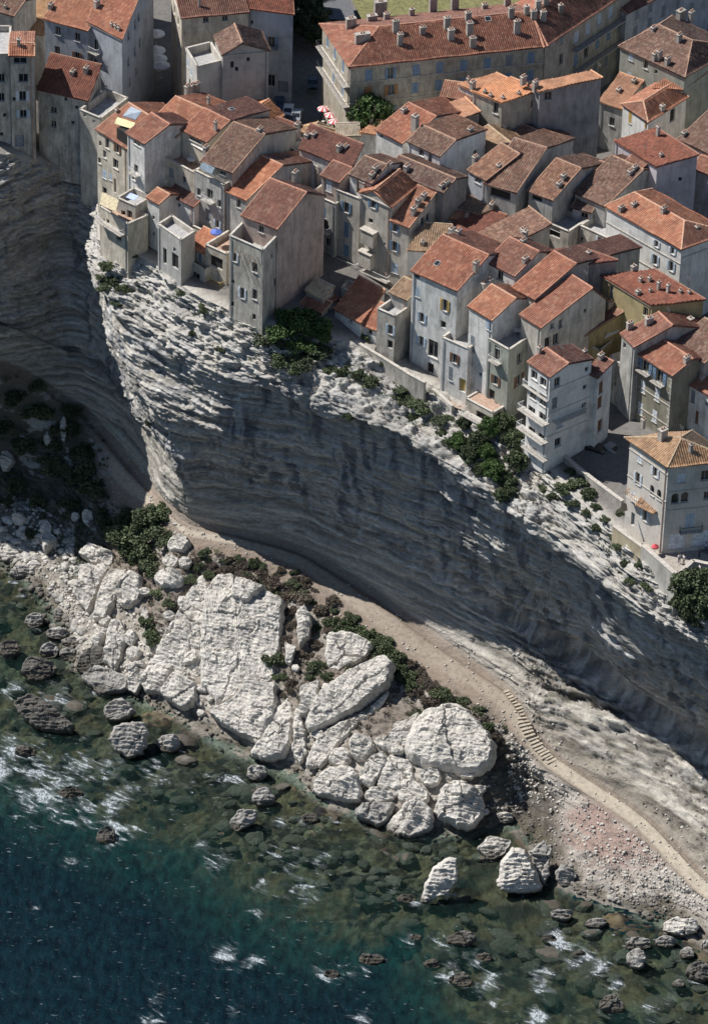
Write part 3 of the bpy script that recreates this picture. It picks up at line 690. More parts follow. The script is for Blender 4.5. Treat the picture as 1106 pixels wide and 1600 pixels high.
h('L5', 'town_house', 'blue-grey house with two railed balconies and a mauve-red roof above the umbrella street', (138,33), (191,60), 79, 60, C=(240,-20), pitch=18, tile='mid', wc='blue', stain=.4,
  wf=[(150,71,'b'),(149,102,'b')], wr=[(201,55,'w'),(211,38,'w'),(217,22,'w'),(201,96,'w'),(211,80,'w'),(219,66,'w'),(203,128,'w'),(213,112,'w')], ch=[(152,12,1.2),(175,42,.6,.35,.4),(181,45,.6,.35,.4),(186,48,.6,.35,.4)])
h('L6', 'town_house', 'pale stained house under the dark shaded brown roof', (60,138), (138,156), 72, 56, C=(158,124), roof='shed', pitch=20, tile='dark', wc='stone', stain=.9,  # darkest tile colour paints in the shade lying on this roof
  wf=[(84,172,'w',1.1,1.1),(84,194,'w',1.0,1.3),(103,155,'m'),(114,192,'m'),(120,168,'m')], ch=[(114,117,.7),(135,113,.9)])
h('L7', 'terrace_house', 'cream wall and walled roof terrace wedged beside the solar-panel house', (125,171), (158,185), 71, 54, C=(200,153), roof='flat', wc='stone', stain=.6, wf=[(147,190,'m'),(133,175,'m')], par=1.3)
h('L8', 'cliff_house', 'tall cream cliff house with solar panel and yellow awning on its roof', (152,201), (199,231), 72, 52, R=(243,187), tile='new', wc='cream', stain=.55,
  wf=[(157,224,'m',.6,.9),(168,221,'w',1.0,2.2),(184,229,'s',.9,1.8,'brown'),(164,241,'w',.8,1.3),(155,250,'w',.7,1.0),(181,256,'w',1.3,1.7),(164,272,'c',1.0,1.5,'pale'),(173,276,'c',.6,1.2,'pale'),(180,290,'d',.6,2.5,'grey'),(164,298,'o',1.1,1.2)], ch=[(183,176,.5,.4,.5)])
h('L9', 'cliff_house', 'whitish cliff house with one wide attic window beside the yellow awning', (199.5,207), (226,224), 75, 53, R=(250,185), tile='mid', wc='white', stain=.5,
  wf=[(214,220,'w',1.8,1.0),(213,264,'b',1.0,1.5),(209,277,'w',.9,1.0),(205,296,'m')])
h('L10', 'cliff_house', 'long cream house with pink-coped terrace and two pale arched windows', (222,226), (304,270), 71, 54, depth=5.5, roof='flat', wc='warm', stain=.5, wf=[(240,258,'c',1.0,1.7,'grey'),(268,270,'c',1.0,1.7,'grey'),(288,281,'w',.8,1.3),(232,280,'w',.8,1.2),(254,290,'w',.8,1.2)])
h('L11', 'town_house', 'upper storey with broad red tiled roof set back over the pink-coped terrace', (233,194), (276,213), 74, 66, R=(316,169), pitch=18, tile='new', wc='white', stain=.35, wf=[(253,207,'w',2.6,.7),(252,226,'d',.9,2.2,'brown')], ch=[(293,146,1.3),(301,144,1.3),(308,142,1.3)])
h('L12', 'town_house', 'red-roofed house with white awning over its recessed terrace', (285,202), (323,221), 75, 62, R=(357,188), pitch=18, back=9, tile='mid', wc='cream', stain=.4, wf=[(305,213,'w',2.6,.9),(318,230,'o',1.5,1.8)], ch=[(337,205,1.6,.45,.45),(326,163,1.2,.4,.4)], skyl=[(337,157),(362,171)])
h('L13', 'cliff_house', 'grey rendered house with mottled old roof and a glazed attic terrace', (316,251), (363,269), 74, 60, R=(418,211), pitch=19, tile='old', wc='stone', wf=[(328,259,'w',1.2,.9),(348,268,'w',1.2,.9)], ch=[(322,236,.7),(406,206,.6)])
h('L14', 'cliff_house', 'grey rendered front with one railed balcony and a stone ledge below the glazed attic terrace', (304.5,266), (350,289), 72, 53, depth=3.2, roof='flat', wc='grey', stain=.6, wf=[(328,304,'b',1.3,1.9),(325,336,'d',1.3,2.2,'grey'),(311,300,'w',.8,1.3),(343,318,'w',.8,1.3),(340,350,'s',.8,1.3,'pale'),(311,325,'m')], par=1.0)
h('L15', 'cliff_house', 'narrow house with bright red roof squeezed between two higher party walls', (354,297), (385,312), 71, 58, R=(438,257), pitch=18, tile='new', wc='grey', wf=[(373,318,'w',.9,1.5)])
h('L16', 'cliff_house', 'corner house with plain red roof and stepped stone gable wall', (379,336), (433,357), 73, 56, R=(464,295), pitch=21, back=5, tile='mid', wc='pink', stain=.5, wf=[(408,358,'w',1.0,1.2)], ch=[(461,283,1.6,.6,1.0)])
h('L17', 'cliff_house', 'tall corner house front with sunken pink terrace and slanting timber props', (358.5,368), (411,391), 71.5, 52, C=(478,322), roof='flat', par=2.6, wc='stone', stain=.7,
  wf=[(367,402,'s',.8,1.5,'white'),(398,418,'w',1.0,1.7),(364,440,'m'),(379,458,'s',.8,1.9,'white'),(398,460,'w',.9,1.8),(363,475,'m',.7,1.0),(397,495,'m',.7,1.0)], wr=[(452,400,'c',1.3,1.8,'blue'),(430,440,'w',.9,1.3),(425,400,'m'),(462,365,'w',.8,1.2)])
# --- small houses on the brink, left
h('K1', 'cliff_annex', 'cream annex with tan canopy and balcony on the brink below the tall cream cliff house', (156,322), (200,350), 64.5, 50, depth=4, roof='flat', wc='cream', stain=.6, wf=[(169,346,'m',.7,.8),(163,344,'m',.5,.5),(186,370,'o',1.2,1.6)], floor=63.4)
h('K2', 'cliff_annex', 'small terrace block with pale blue shade on the brink', (183,309), (212,322), 66, 52, depth=4, roof='flat', wc='stone', wf=[(193,333,'m',.8,.9),(203,336,'w',1.0,1.6)])
h('K3', 'cliff_annex', 'whitewashed sliver of a house with tiny orange roof on the brink', (231,308), (249,318), 67, 52, R=(258,300), tile='new', wc='white', stain=.35, wf=[(240,340,'m'),(240,365,'m')])
h('K4', 'cliff_annex', 'bare grey cube house with pale blue roof deck and dark openings at its foot', (247,350), (283,375), 66, 50, C=(305,361), roof='flat', wc='grey', stain=.4, wf=[(258,400,'o',.9,2.8),(274,408,'o',1.6,2.6),(273,390,'m')])
h('K5', 'cliff_annex', 'terrace house with blue parasol above a wooden balcony and washing line', (321,382), (354,397), 64, 49, depth=6, roof='flat', wc='warm', wf=[(338,410,'o',2.6,2.0),(345,455,'w',1.4,1.6),(330,448,'w',1.2,1.3)])
h('K6', 'cliff_annex', 'low flat annex with a ribbon window between the grey cube and the wooden balcony', (286,402), (320,422), 60.5, 48, depth=5, roof='flat', wc='grey', wf=[(305,430,'w',2.2,1.2)])
h('K7', 'cliff_annex', 'small red-roofed house with white side wall behind the grey cube house', (262,301), (303,322), 66.5, 54, R=(306,279), tile='mid', wc='white', stain=.3, wf=[(280,320,'m')])
h('K8', 'cliff_annex', 'tiny brown-roofed hut beside the cream house with pale arched windows', (219,283), (233,290), 66, 54, depth=3, tile='tan', wc='warm', wf=[(226,296,'m')])
h('K9', 'cliff_annex', 'cream lean-to with one dark doorway beside the whitewashed sliver house', (212,334), (233,345), 61.5, 50, depth=3.5, roof='flat', wc='cream', wf=[(222,352,'o',1.0,1.9),(229,352,'m')])
h('K10', 'cliff_annex', 'grey walled yard with low parapet under the stone ledge of the rendered front', (300,352), (321,362), 63, 50, depth=3, roof='flat', wc='warm', wf=[(310,372,'m'),(316,380,'m')])
h('K11', 'cliff_annex', 'low cream block with three small windows under the whitewashed sliver house', (205,352), (246,374), 58.5, 48, depth=4, roof='flat', wc='cream', wf=[(215,368,'w',.9,1.2),(226,374,'w',.9,1.2),(237,380,'o',1.0,1.7)])
h('K13', 'cliff_annex', 'small orange-roofed lean-to between the grey cube house and the parasol terrace', (290,380), (320,395), 62.5, 48, depth=4, roof='shed', pitch=14, tile='new', wc='warm', wf=[(300,396,'w',1.0,1.2),(312,402,'d',.9,1.9,'blue')])
# --- centre
h('M0', 'town_house', 'shaded house front with railed balcony deep in the gap behind the corner house', (483,301), (524,319), 68.5, 54, depth=6, roof='flat', wc='grey', stain=.6, wf=[(503,330,'c',1.6,2.0,'blue'),(508,352,'b',1.2,1.9),(512,378,'w',1.0,1.5),(490,350,'w',1.0,1.5),(509,401,'w',.9,.8),(505,412,'c',2.2,1.2,'white')])
h('M1', 'town_house', 'house with wide dark brown roof and whitish raised gable wall', (468,231), (549,263), 73, 57, C=(566,239), roof='shed', pitch=16, tile='dark', wc='white', stain=.6, ch=[(530,237,1.1),(540,232,.4,.5,.9),(480,215,.6),(490,213,.5)], wf=[(474,250,'m')])
h('M1b', 'town_house', 'pale parapet block with small lean-to roof left of the wide dark brown roof', (449,226), (497,262), 71, 57, depth=5, roof='flat', wc='grey', stain=.6, wf=[(484,290,'m',.8,1.2)])
h('M2', 'town_house', 'small pink-walled house with short red gable roof', (503,273), (530,284), 72, 57, R=(548,262), tile='mid', wc='pink', stain=.4, wf=[(514,291,'c',1.1,1.9,'white'),(522,295,'c',.8,1.8,'pale')])
h('M3', 'town_house', 'house with grey-brown lichened roof and brown door onto a tiled balcony', (547,272), (580,285), 73, 60, R=(608,259), tile='old', wc='white', stain=.4, wf=[(561,292,'d',1.1,2.4,'brown')], ch=[(581,277,.6),(586,269,.9),(608,262,.7)])
h('M4', 'town_house', 'left wing of the tall pale house with blue shutters and tiled balcony top', (524,296), (562,311), 70.5, 52, depth=4, roof='flat', wc='stone', stain=.55, wf=[(541,324,'s',1.0,1.8,'blue'),(541,359,'c',.9,2.6,'blue'),(541,391,'c',1.1,2.0,'blue'),(537,422,'c',1.0,2.0,'blue')])
h('M5', 'town_house', 'tall pale house with gabled front and two projecting closet boxes', (562.5,300), (611,322), 71.5, 52, C=(650,290), roof='gy', k=.46, pitch=24, tile='new', wc='stone', stain=.55,
  wf=[(583,309,'s',1.0,1.6,'blue'),(579,345,'m',.9,.8),(577,383,'o',1.1,.8),(575,415,'w',1.0,1.0),(575,433,'w',.9,1.0),(575,447,'a',1.1,1.3),(601,381,'m',.4,.5)], ch=[(570,290,.6),(566,288,.6)])
h('M6', 'town_house', 'right wing of the tall pale house with a lower orange-red roof and three chimneys', (611.5,344), (639,354), 69, 52, R=(681,299), pitch=19, tile='new', wc='stone', stain=.5, wf=[(615,354,'s',.9,1.6,'blue'),(614,384,'s',.9,1.7,'blue'),(611,417,'c',1.3,1.7,'pale')], wr=[(668,330,'w'),(660,345,'w')], ch=[(646,335,1.2),(653,322,1.2),(662,312,1.0)])
h('M7', 'town_house', 'long low house with dark weathered roof behind the tall pale house', (606,264), (692,300), 72, 58, R=(706,277), tile='old', wc='dirty', ch=[(635,268,1.0),(697,290,.7),(690,294,.6)])
h('M8', 'town_house', 'house with white walled attic terrace and large round chimney', (637,220), (687,243), 74, 58, R=(722,224), pitch=19, tile='old', wc='white', stain=.3, back=7.5, wf=[(658,232,'w',1.0,1.4),(672,238,'d',.8,1.9,'grey')], wr=[(742,243,'w',.9,2.0)], ch=[(648,200,2.2,.9,.9),(734,206,.6)])
h('M9', 'town_house', 'wide red-brown roof sloping towards the white attic terrace', (588,202), (629,223), 73, 58, R=(704,194), pitch=14, tile='mid', wc='white', stain=.4, ch=[(631,176,.7)], wf=[(596,212,'m')])
h('M10', 'town_house', 'low house with plain bright salmon roof below the tall blank block', (690,165), (713,187), 73, 58, C=(748,180), roof='shed', pitch=8, tile='orange', wc='dirty')
h('M11', 'town_house', 'house with rows of brown roof tiles next to the tall blank block', (738,211), (775,240), 71, 58, R=(801,226), pitch=16, tile='tan', wc='dirty')
h('M12', 'town_house', 'house with half-shaded lichened roof at the foot of the tall blank block', (793,221), (840,240), 70, 58, R=(864,214), pitch=16, tile='old', wc='grey')
h('M13', 'town_house', 'house with weathered brown roof and white end wall next to the striped roof', (732,265), (759,281), 72, 58, R=(820,246), pitch=17, tile='old', wc='blue', stain=.3, ch=[(742,252,.8)], wf=[(746,281,'w',1.4,1.2)])
h('M14', 'town_house', 'house with long striped dark roof and a deep open loggia', (757.5,285), (806,300), 71.5, 57, R=(885,241), pitch=18, tile='old', wc='grey', wf=[(781,299,'o',3.6,1.8)], ch=[(779,263,.6)], skyl=[(845,247,.9,1.2),(843,265,1.3,.8)])
h('M15', 'town_house', 'house with weathered roof and aerials right of the striped roof', (826,297), (863,312), 71, 57, R=(914,266), pitch=18, tile='old', wc='grey', wf=[(838,308,'o',2,1.2)], ch=[(880,280,.8),(873,292,.7)])
h('M16', 'town_house', 'grey street front with pale blue shutters below the striped roof', (742,300), (888,362), 67, 56, depth=5, roof='flat', wc='stone', stain=.8, wf=[(821,341,'s',1.0,1.6,'pale'),(866,351,'o',2.2,1.8),(790,330,'m'),(775,318,'m')])
h('M17', 'town_house', 'house with small weathered roofs and one dark square window', (894,323), (923,331), 68.5, 56, R=(973,262), pitch=17, tile='old', wc='blue', stain=.4, wf=[(912,338,'w',1.2,1.5)], ch=[(950,297,.8),(935,320,.7)])
h('M17b', 'town_house', 'patched roof beside the tall dormer roof', (898,300), (945,322), 70, 57, R=(962,246), pitch=17, tile='old', wc='grey')
h('M18', 'town_house', 'dormer storey with neat red roof and low attic windows', (954,272), (977,284), 71.5, 60, R=(1021,254), pitch=17, tile='mid', wc='white', stain=.5, wf=[(966,282,'w',1.0,.6)], ch=[(984,275,.9),(991,268,.9)])
h('M19', 'town_house', 'large house with purple-brown roof and pinkish white walls', (961,219), (1026,260), 73.5, 58, C=(1088,252), roof='shed', pitch=11, tile='dark', wc='lav', stain=.35, wr=[(1062,280,'m')], ch=[(1027,212,1.6,.5,.5),(1032,245,.5,.4,.5)])
h('M20', 'corner_house', 'white corner house with pale blue shutters and hipped red roof', (948,322), (1064,388), 71.5, 54, C=(1135,362), roof='hip', pitch=17, tile='new', hipends=(.2,1), wc='white', stain=.35,
  wf=[(979,383,'s',.9,1.6,'white'),(1025,381,'s',.8,1.1,'white'),(1050,392,'s',.8,1.1,'white'),(1023,406,'s',.9,1.7,'pale'),(1048,416,'s',.9,1.7,'pale'),(972,409,'d',1.3,2.4,'grey'),(1005,440,'w')], ch=[(1036,333,1.0),(990,322,.5),(1088,357,.3,.5,.5),(970,330,.8)])
h('M21', 'town_house', 'grey house front with one white shutter left of the white corner house', (905,352), (957,376), 67, 55, depth=6, roof='flat', wc='stone', stain=.7, wf=[(937,378,'s',.9,1.7,'white'),(905,372,'m')])
h('M22', 'town_house', 'low annex with plain bright orange roof and a strip of windows', (674,338), (730,344), 66.5, 55, C=(752,329), roof='shed', pitch=8, tile='orange', wc='white', stain=.4, wf=[(690,351,'w',2.0,1.2),(702,354,'w',1.6,1.2)], ch=[(729,342,.6)])
h('M23', 'town_house', 'flat tan-roofed house behind the plain bright orange roof', (697,317), (753,333), 67.5, 55, C=(788,323), roof='shed', pitch=5, tile='tan', wc='dirty', ch=[(768,326,.9)])
h('M24', 'town_house', 'house with mottled dark roof and stone gable with a small window', (742,367), (776,394), 68.5, 56, C=(858,366), roof='shed', pitch=10, tile='old', wc='stone', wf=[(761,383,'w',.8,1.2)], ch=[(817,362,.5,.6,.9)])
h('M24b', 'town_house', 'shaded sunken roof between the mottled dark roof and the tan roof', (705,352), (742,366), 66.5, 55, C=(790,345), roof='shed', pitch=8, tile='dark', wc='dirty')
h('M25', 'town_house', 'whitewashed wall with flat orange lean-to roof right of the tall pale house', (637,389), (676,392), 67, 52, C=(704,362), roof='shed', pitch=10, tile='tan', wc='white', stain=.3, ch=[(660,382,.6)])
# --- front row, centre and right
h('R1', 'cliff_house', 'house with large brown roof, square skylight and yellow-framed window', (644,422), (714,453), 70.5, 50, R=(768,401), pitch=20, tile='mid', wc='white', stain=.55,
  wf=[(651,431,'o',1.1,.9),(652,456,'c',.9,1.7,'pale'),(659,496,'s',.9,1.6,'pale'),(658,533,'s',.9,1.7,'pale'),(695,477,'s',.9,2.0,'yellow'),(692,507,'o',1.0,1.2),(676,545,'w',1.9,3.0),(672,575,'o',1.3,1.8)], skyl=[(683,412)], ch=[(743,422,1.4),(716,367,.8),(705,365,.9)])
h('R2', 'cliff_house', 'narrow grey tower with small striped roof beside the brown-roofed house', (610,456), (636,468), 64.5, 48, R=(642,438), tile='tan', wc='grey', stain=.6, wf=[(628,492,'m',.4,.5)])
h('R3', 'cliff_house', 'stone house with red-coped top and half-open pale shutters on the garden edge', (589.5,482), (617,494), 63, 47, depth=5, roof='flat', wc='stone', stain=.8, wf=[(610,515,'s',.9,1.6,'pale'),(609,538,'o',1.0,1.4),(624,545,'d',.6,1.8,'grey')])
h('R4', 'cliff_house', 'pale house with steep orange-red roof and tall narrow blue shutters', (733,478), (769,499), 69, 49, R=(808,468), pitch=21, tile='new', wc='white', stain=.5, wf=[(763,507,'c',1.0,1.9,'pale'),(738,537,'c',.9,2.8,'grey'),(735,563,'w',.8,1.3),(750,585,'m')], ch=[(757,450,.9,.6,1.2),(764,444,.8,.6,.8)])
h('R5', 'cliff_house', 'low curved white wall with brown-shuttered window between two taller houses', (690,527), (731,545), 62.5, 47, depth=7, roof='flat', wc='white', stain=.5, wf=[(710,560,'s',.9,1.6,'brown'),(704,584,'c',.8,2.4,'grey'),(722,602,'d',1.2,2.3,'yellow')])
h('R5b', 'cliff_annex', 'undercroft with two railed decks below the green-grey house', (727,622), (770,645), 55.2, 44, depth=3, roof='flat', par=.1, wc='warm', wf=[(752,652,'o',2.2,1.7),(762,676,'o',2.0,1.6)])
long_balcony(H['R5b'], (730,642), (768,662), 1.5); long_balcony(H['R5b'], (744,668), (769,682), 1.5)
h('R6', 'cliff_house', 'green-grey house with pink side wall and railed roof terrace', (762,528), (795,547), 65.5, 46, C=(842,515), roof='flat', wc='green', stain=.45, wf=[(776,552,'b',1.1,2.6),(774,594,'s',1.0,1.5,'brown'),(767,618,'o',1.4,2.2)], wr=[(811,560,'w',1.2,1.8),(831,551,'w',1.2,1.8),(810,594,'s',1.2,1.9,'brown')])
h('R7', 'cliff_house', 'house with patched red roof, pale mortar lines and a broad whitewashed chimney', (814,491), (845,511), 69, 52, R=(923,449), pitch=17, back=3, tile='mid', wc='stone', stain=.6, wr=[(876,497,'w',.8,1.5),(862,507,'w',.7,.9),(915,464,'m'),(855,535,'o',1.2,1.8),(868,530,'w',1.2,2.0)], ch=[(862,448,2.0,.8,.9),(847,457,.9,.5,.6),(886,426,.9,.5,.6)])
h('R8', 'town_house', 'house with bright red roof above a small white walled terrace', (760,408), (804,430), 71.5, 54, R=(845,395), pitch=20, back=4, tile='mid', wc='white', stain=.4, wf=[(781,430,'w',1.2,1.7),(772,425,'o',1.5,1.5)], ch=[(820,410,.8),(817,380,.6)])
h('R9', 'town_house', 'long house with red front slope and very broad dark red rear slope', (802,448), (835,467), 70.5, 54, R=(904,415), pitch=18, back=14, tile='mid', wc='stone', ch=[(918,409,1.7,.6,.6)])
h('R9b', 'town_house', 'broad low dark red roof spreading towards the grey street fronts', (845,393), (905,414), 72, 55, C=(962,408), roof='shed', pitch=2, tile='dark', wc='dirty', ch=[(820,366,.5,.6,.8)])
h('R10', 'town_house', 'low house with lichened red roof beside the open terrace with the white table', (897,509), (914,523), 64, 52, R=(966,481), pitch=16, tile='old', wc='ochre', ch=[(915,511,1.1),(933,497,1.1),(952,482,1.1)])
h('R10b', 'terrace_house', 'walled roof terrace with white table among the red roofs', (908,533), (937,549), 61.5, 52, C=(978,514), roof='flat', wc='ochre', par=1.1)
h('R11', 'town_house', 'house with yellow end wall and very dark red roof with many small chimneys', (941,430), (1018,477), 70, 53, C=(1098,475), roof='shed', pitch=7, tile='dark', wc='ochre', stain=.3, wf=[(954,457,'d',.9,2.4,'grey'),(1008,487,'w')], ch=[(989,423,.8,.5,.8),(1000,441,.7,.4,.5),(1014,440,.7,.4,.5),(1028,453,1.3,.4,.5),(1043,457,1.3,.4,.5),(996,460,.6,.5,.7),(1015,457,.5,.3,.4),(1062,458,.5,.4,.4),(1076,460,.5,.4,.4)])
h('R12', 'ornate_house', 'olive rendered house with quoins, shuttered tall windows and iron balconies', (987,545), (1050,586), 66, 50, R=(1083,562), pitch=19, back=4, tile='mid', wc=(0.30,0.28,0.21), stain=.5,
  wf=[(1008,571,'bi',1.5,2.1),(1030,588,'bi',1.5,2.1),(1004,604,'c',1.0,2.1,'white'),(1026,617,'c',1.0,2.1,'white'),(1000,638,'c',1.0,2.1,'white'),(1022,650,'c',1.0,2.1,'white')], ch=[(1072,566,.9),(1058,520,.6)])
h('R12b', 'town_house', 'red-roofed wing with dark dormer left of the olive house', (971,521), (991,541), 67.5, 50, R=(1052,511), pitch=18, tile='mid', wc='grey', stain=.7, ch=[(1013,506,1.0,.6,1.2),(983,515,1.2)], wf=[(975,540,'o',.8,1.0)])
h('R12c', 'ruined_house', 'half-ruined stone house with broken wall left of the olive house', (952,556), (985,582), 62, 50, depth=5, roof='flat', wc='stone', stain=.9, wf=[(968,580,'o',1.0,1.5),(960,600,'m')])
h('R12d', 'town_house', 'house with dark weathered roof behind the olive house', (1052,538), (1100,566), 66.5, 52, R=(1140,520), pitch=16, tile='old', wc='grey', ch=[(1077,510,1.4,.8,.8)])
h('R13', 'town_house', 'pinkish white house with orange roof behind the villa', (1073,597), (1120,624), 63, 50, R=(1150,597), pitch=15, tile='new', wc='white', stain=.5, wf=[(1082,619,'c',.8,2.2,'grey'),(1103,631,'m'),(1088,652,'c',.6,2.2,'brown')], ch=[(1097,592,.6)])
h('R14', 'apartment_house', 'white five-storey house with stacked balconies standing on the brink', (826,565), (859,588), 68.5, 51, R=(889,569), pitch=17, back=4.6, tile='mid', wc='white', stain=.2,
  wf=[(834,586,'w',1.4,1.5),(848,597,'w',1.4,1.5),(832,615,'w',1.5,1.9),(847,625,'w',1.5,1.9),(830,644,'w',1.6,1.9),(847,654,'w',1.6,1.9),(830,676,'w',1.5,1.8),(845,686,'w',1.5,1.8),(834,708,'d',1.0,1.9,'brown')],
  wr=[(870,597,'w',1.1,1.6),(916,577,'m',.7,.8),(913,605,'m',.7,.8),(866,630,'d',1.0,2.0,'grey'),(874,661,'c',1.2,1.5,'pale'),(871,691,'w',1.2,1.5),(912,635,'w',.9,1.3)], ch=[(842,552,1.0,.5,.5),(913,552,.4,.4,.5)])
h('R14b', 'apartment_annex', 'white side wing with brown doors behind the white five-storey house', (915,580), (934,589), 66, 51, C=(956,571), roof='shed', pitch=8, tile='mid', wc='white', stain=.35, wr=[(938,605,'c',1.0,2.0,'brown'),(936,628,'c',1.1,1.9,'brown'),(937,665,'d',1.4,2.3,'brown'),(916,672,'d',1.4,2.4,'brown')], ch=[(938,562,.9,.6,.9)])
h('R15', 'villa', 'villa with hipped tan roof, paired arched windows and tiled porch over the terrace', (984,684), (1044,726), 67.5, 51, C=(1140,716), roof='hip', pitch=22, tile='tan', wc=(0.66,0.61,0.54), stain=.2, ov=.55,
  wf=[(999,716,'c',.9,1.4,'white'),(1023,738,'s',.9,1.5,'white'),(996,748,'s',.9,2.0,'white'),(1018,766,'a',.9,1.7),(1029,773,'a',.9,1.7),(988,776,'c',.9,1.7,'white'),(988,811,'d',.8,2.2,'grey'),(1007,806,'s',.9,1.8,'white')],
  wr=[(1064,747,'c',1.2,1.5,'white'),(1054,779,'a',1.1,1.8),(1069,777,'a',1.1,1.8),(1101,743,'w',1.2,1.7),(1104,774,'w',1.0,1.3),(1077,813,'c',1.3,2.4,'pale'),(1056,846,'c',2.3,2.6,'white'),(1093,841,'c',2.3,2.6,'white')], ch=[(1004,664,.9,.5,.5),(1034,685,1.5,.9,1.2),(1078,707,1.3,.5,.5)])
# --- garden sheds
h('G1', 'garden_house', 'low garden house with tan tiled roof and white table at its door', (524,482), (564,504), 58.5, 50, C=(600,466), roof='shed', pitch=10, tile='new', wc='white', stain=.5, wf=[(548,497,'w',.8,.8)])
h('G2', 'garden_shed', 'lean-to with plain brick-red roof against the stone house', (564.5,505), (588,515), 58, 50, R=(590,494), roof='shed', pitch=16, tile='mid', wc='white', stain=.6, wf=[(578,519,'m',.8,.9)])
h('G3', 'garden_shed', 'small shed with half-shaded orange roof next to the big bush', (470,474), (503,488), 58, 50, R=(522,474), pitch=14, tile='new', wc='cream', wr=[(514,487,'d',.8,1.8,'grey')])
h('G4', 'garden_shed', 'grey flat-topped shed in the shade behind the orange-roofed shed', (478,453), (505,466), 59.5, 50, C=(521,452), roof='shed', pitch=6, tile='pale', wc='grey')
h('G5', 'garden_shed', 'concrete garden store at the foot of the tall pale house', (533,450), (555,458), 59, 50, C=(566,446), roof='flat', par=.1, wc='cream')
# --- back row
h('B1', 'street_block', 'white building with bare front wall and gabled weathered roof', (348,85), (420,78), 77, 60, C=(408,49), roof='gy', k=.42, pitch=22, tile='old', wc='grey', stain=.25, wf=[(363,101,'m',.6,1.2),(370,108,'m',.6,.8),(388,93,'m',.6,.8)])
h('B2', 'street_block', 'lower wing with walled roof terrace and sunlit side joined to the bare white building', (290,75), (308,104), 75.5, 60, C=(348,94), roof='flat', wc=(0.6,0.57,0.52), stain=.25, par=1.4, wf=[(294,98,'c',.8,1.6,'pale'),(300,112,'c',.8,1.6,'pale'),(297,130,'w',.8,1.5)])
h('B3', 'street_block', 'house with pinkish roof and two small attic windows behind the bare white building', (268,-18), (284,27), 78, 60, C=(388,18), roof='gy', k=.5, pitch=17, tile='new', wc='warm', stain=.6, wr=[(322,26,'w',.9,1.1),(352,24,'w',.9,1.1)], wf=[(279,33,'w'),(273,15,'w'),(280,70,'w')], ch=[(312,10,1.6,.4,.4)])
h('B4', 'street_block', 'tall blue-grey building with bare front and one iron balcony at the dark street', (388,12), (458,21), 78, 60, C=(444,-110), roof='gx', tile='dark', wc='blue', stain=.25, wf=[(424,66,'bi',1.2,2.0),(424,126,'w',1.2,2.2),(442,136,'d',1.8,2.2,'grey'),(393,35,'m')])  # hidden rear depth stretched to throw shade on the dark street
h('B4b', 'street_block', 'house block added up the narrow street of white parasols to shade it', (140,-50), (228,-32), 80, 58, C=(238,-140), tile='mid', wc='warm')  # block added mostly out of view so its shadow covers the parasol street
h('B5', 'street_shed', 'small gabled roof, one slope salmon and one brown, at the street corner', (382,171), (421,193), 69, 58, C=(442,179), roof='gy', k=.42, pitch=20, tile='orange', wc='warm')
h('B6', 'town_house', 'low house with dark brown roof and pink party wall behind the mottled roof', (385,199), (422,213), 72.5, 58, C=(470,204), roof='shed', pitch=9, tile='dark', wc='pink', stain=.3, ch=[(395,189,.6),(412,196,.6),(430,200,.7),(465,200,.8)])
h('B7', 'street_shed', 'low hipped tan roof next to the red and white parasols', (463,200), (493,213), 68.5, 58, C=(527,204), roof='hip', pitch=22, tile='tan', wc='warm')
h('B8', 'street_shed', 'shed with pale striped roof below the street tree', (527,212), (563,211), 68.5, 58, C=(561,199), roof='shed', pitch=14, tile='pale', wc='tan' if False else 'cream')
h('B9', 'town_house', 'orange lean-to roof between the pale striped shed and the wide red-brown roof', (563,206), (590,209), 69, 58, C=(615,196), roof='shed', pitch=9, tile='orange', wc='white', ch=[(580,192,.8,.5,.5)])
h('B10', 'long_block', 'long pale three-storey building with hipped red roof and many shuttered windows', (504,38), (547,102), 77, 57, C=(850,70), roof='hip', pitch=19, hipends=(1,0), tile='mid', wc=(0.50,0.45,0.36), stain=.7, ov=.45,
  wf=[(512,65,'c',.9,2.0,'blue'),(523,83,'c',.9,2.0,'blue'),(536,103,'c',.9,2.2,'blue'),(521,120,'c',.9,2.0,'blue'),(535,140,'c',.9,2.0,'blue')],
  wr=[(576,117,'c',1.2,1.9,'blue'),(610,114,'s',.9,1.9,'blue'),(650,109,'c',1.2,1.9,'blue'),(687,105,'c',1.2,1.9,'blue'),(724,102,'c',1.2,1.9,'blue'),(761,98,'c',1.2,1.9,'blue'),(795,94,'c',1.2,1.9,'grey'),(829,90,'c',1.2,1.9,'blue'),
      (575,143,'c',1.2,1.8,'orange'),(611,140,'s',1.1,1.8,'orange'),(648,137,'c',1.1,1.8,'blue'),(685,133,'c',1.1,1.8,'blue'),(722,129,'c',1.1,1.8,'blue'),(758,125,'c',1.1,1.8,'blue'),(794,121,'c',1.1,1.8,'blue'),(828,117,'c',1.1,1.8,'blue'),(604,173,'c',1.2,1.8,'grey'),(646,167,'c',1.2,1.8,'grey'),(616,171,'c',1.0,1.8,'grey')],
  ch=[(548,42,1.5,.7,1.6),(581,33,1.0,.7,1.6),(594,20,2.0,.8,2.0),(604,31,1.1),(566,65,1.4,.8,2.4),(618,50,2.0,.6,1.0),(625,70,1.9,.6,.9),(643,25,1.2,.5,.8),(660,53,1.2),(676,15,2.2,.7,1.2),(710,12,2.2,.7,1.2),(698,45,2.0,.7,1.0),(704,62,1.8,.7,1.0),(733,55,2.2,.7,1.0),(738,73,1.6,.7,1.0),(731,32,1.4),(757,15,.9),(798,28,1.8,.6,.9),(807,52,2.2,.5,1.0),(792,10,1.6,.7,1.0),(822,22,1.4,.6,.8)], skyl=[(762,30,1.0,1.0)], cat='building')
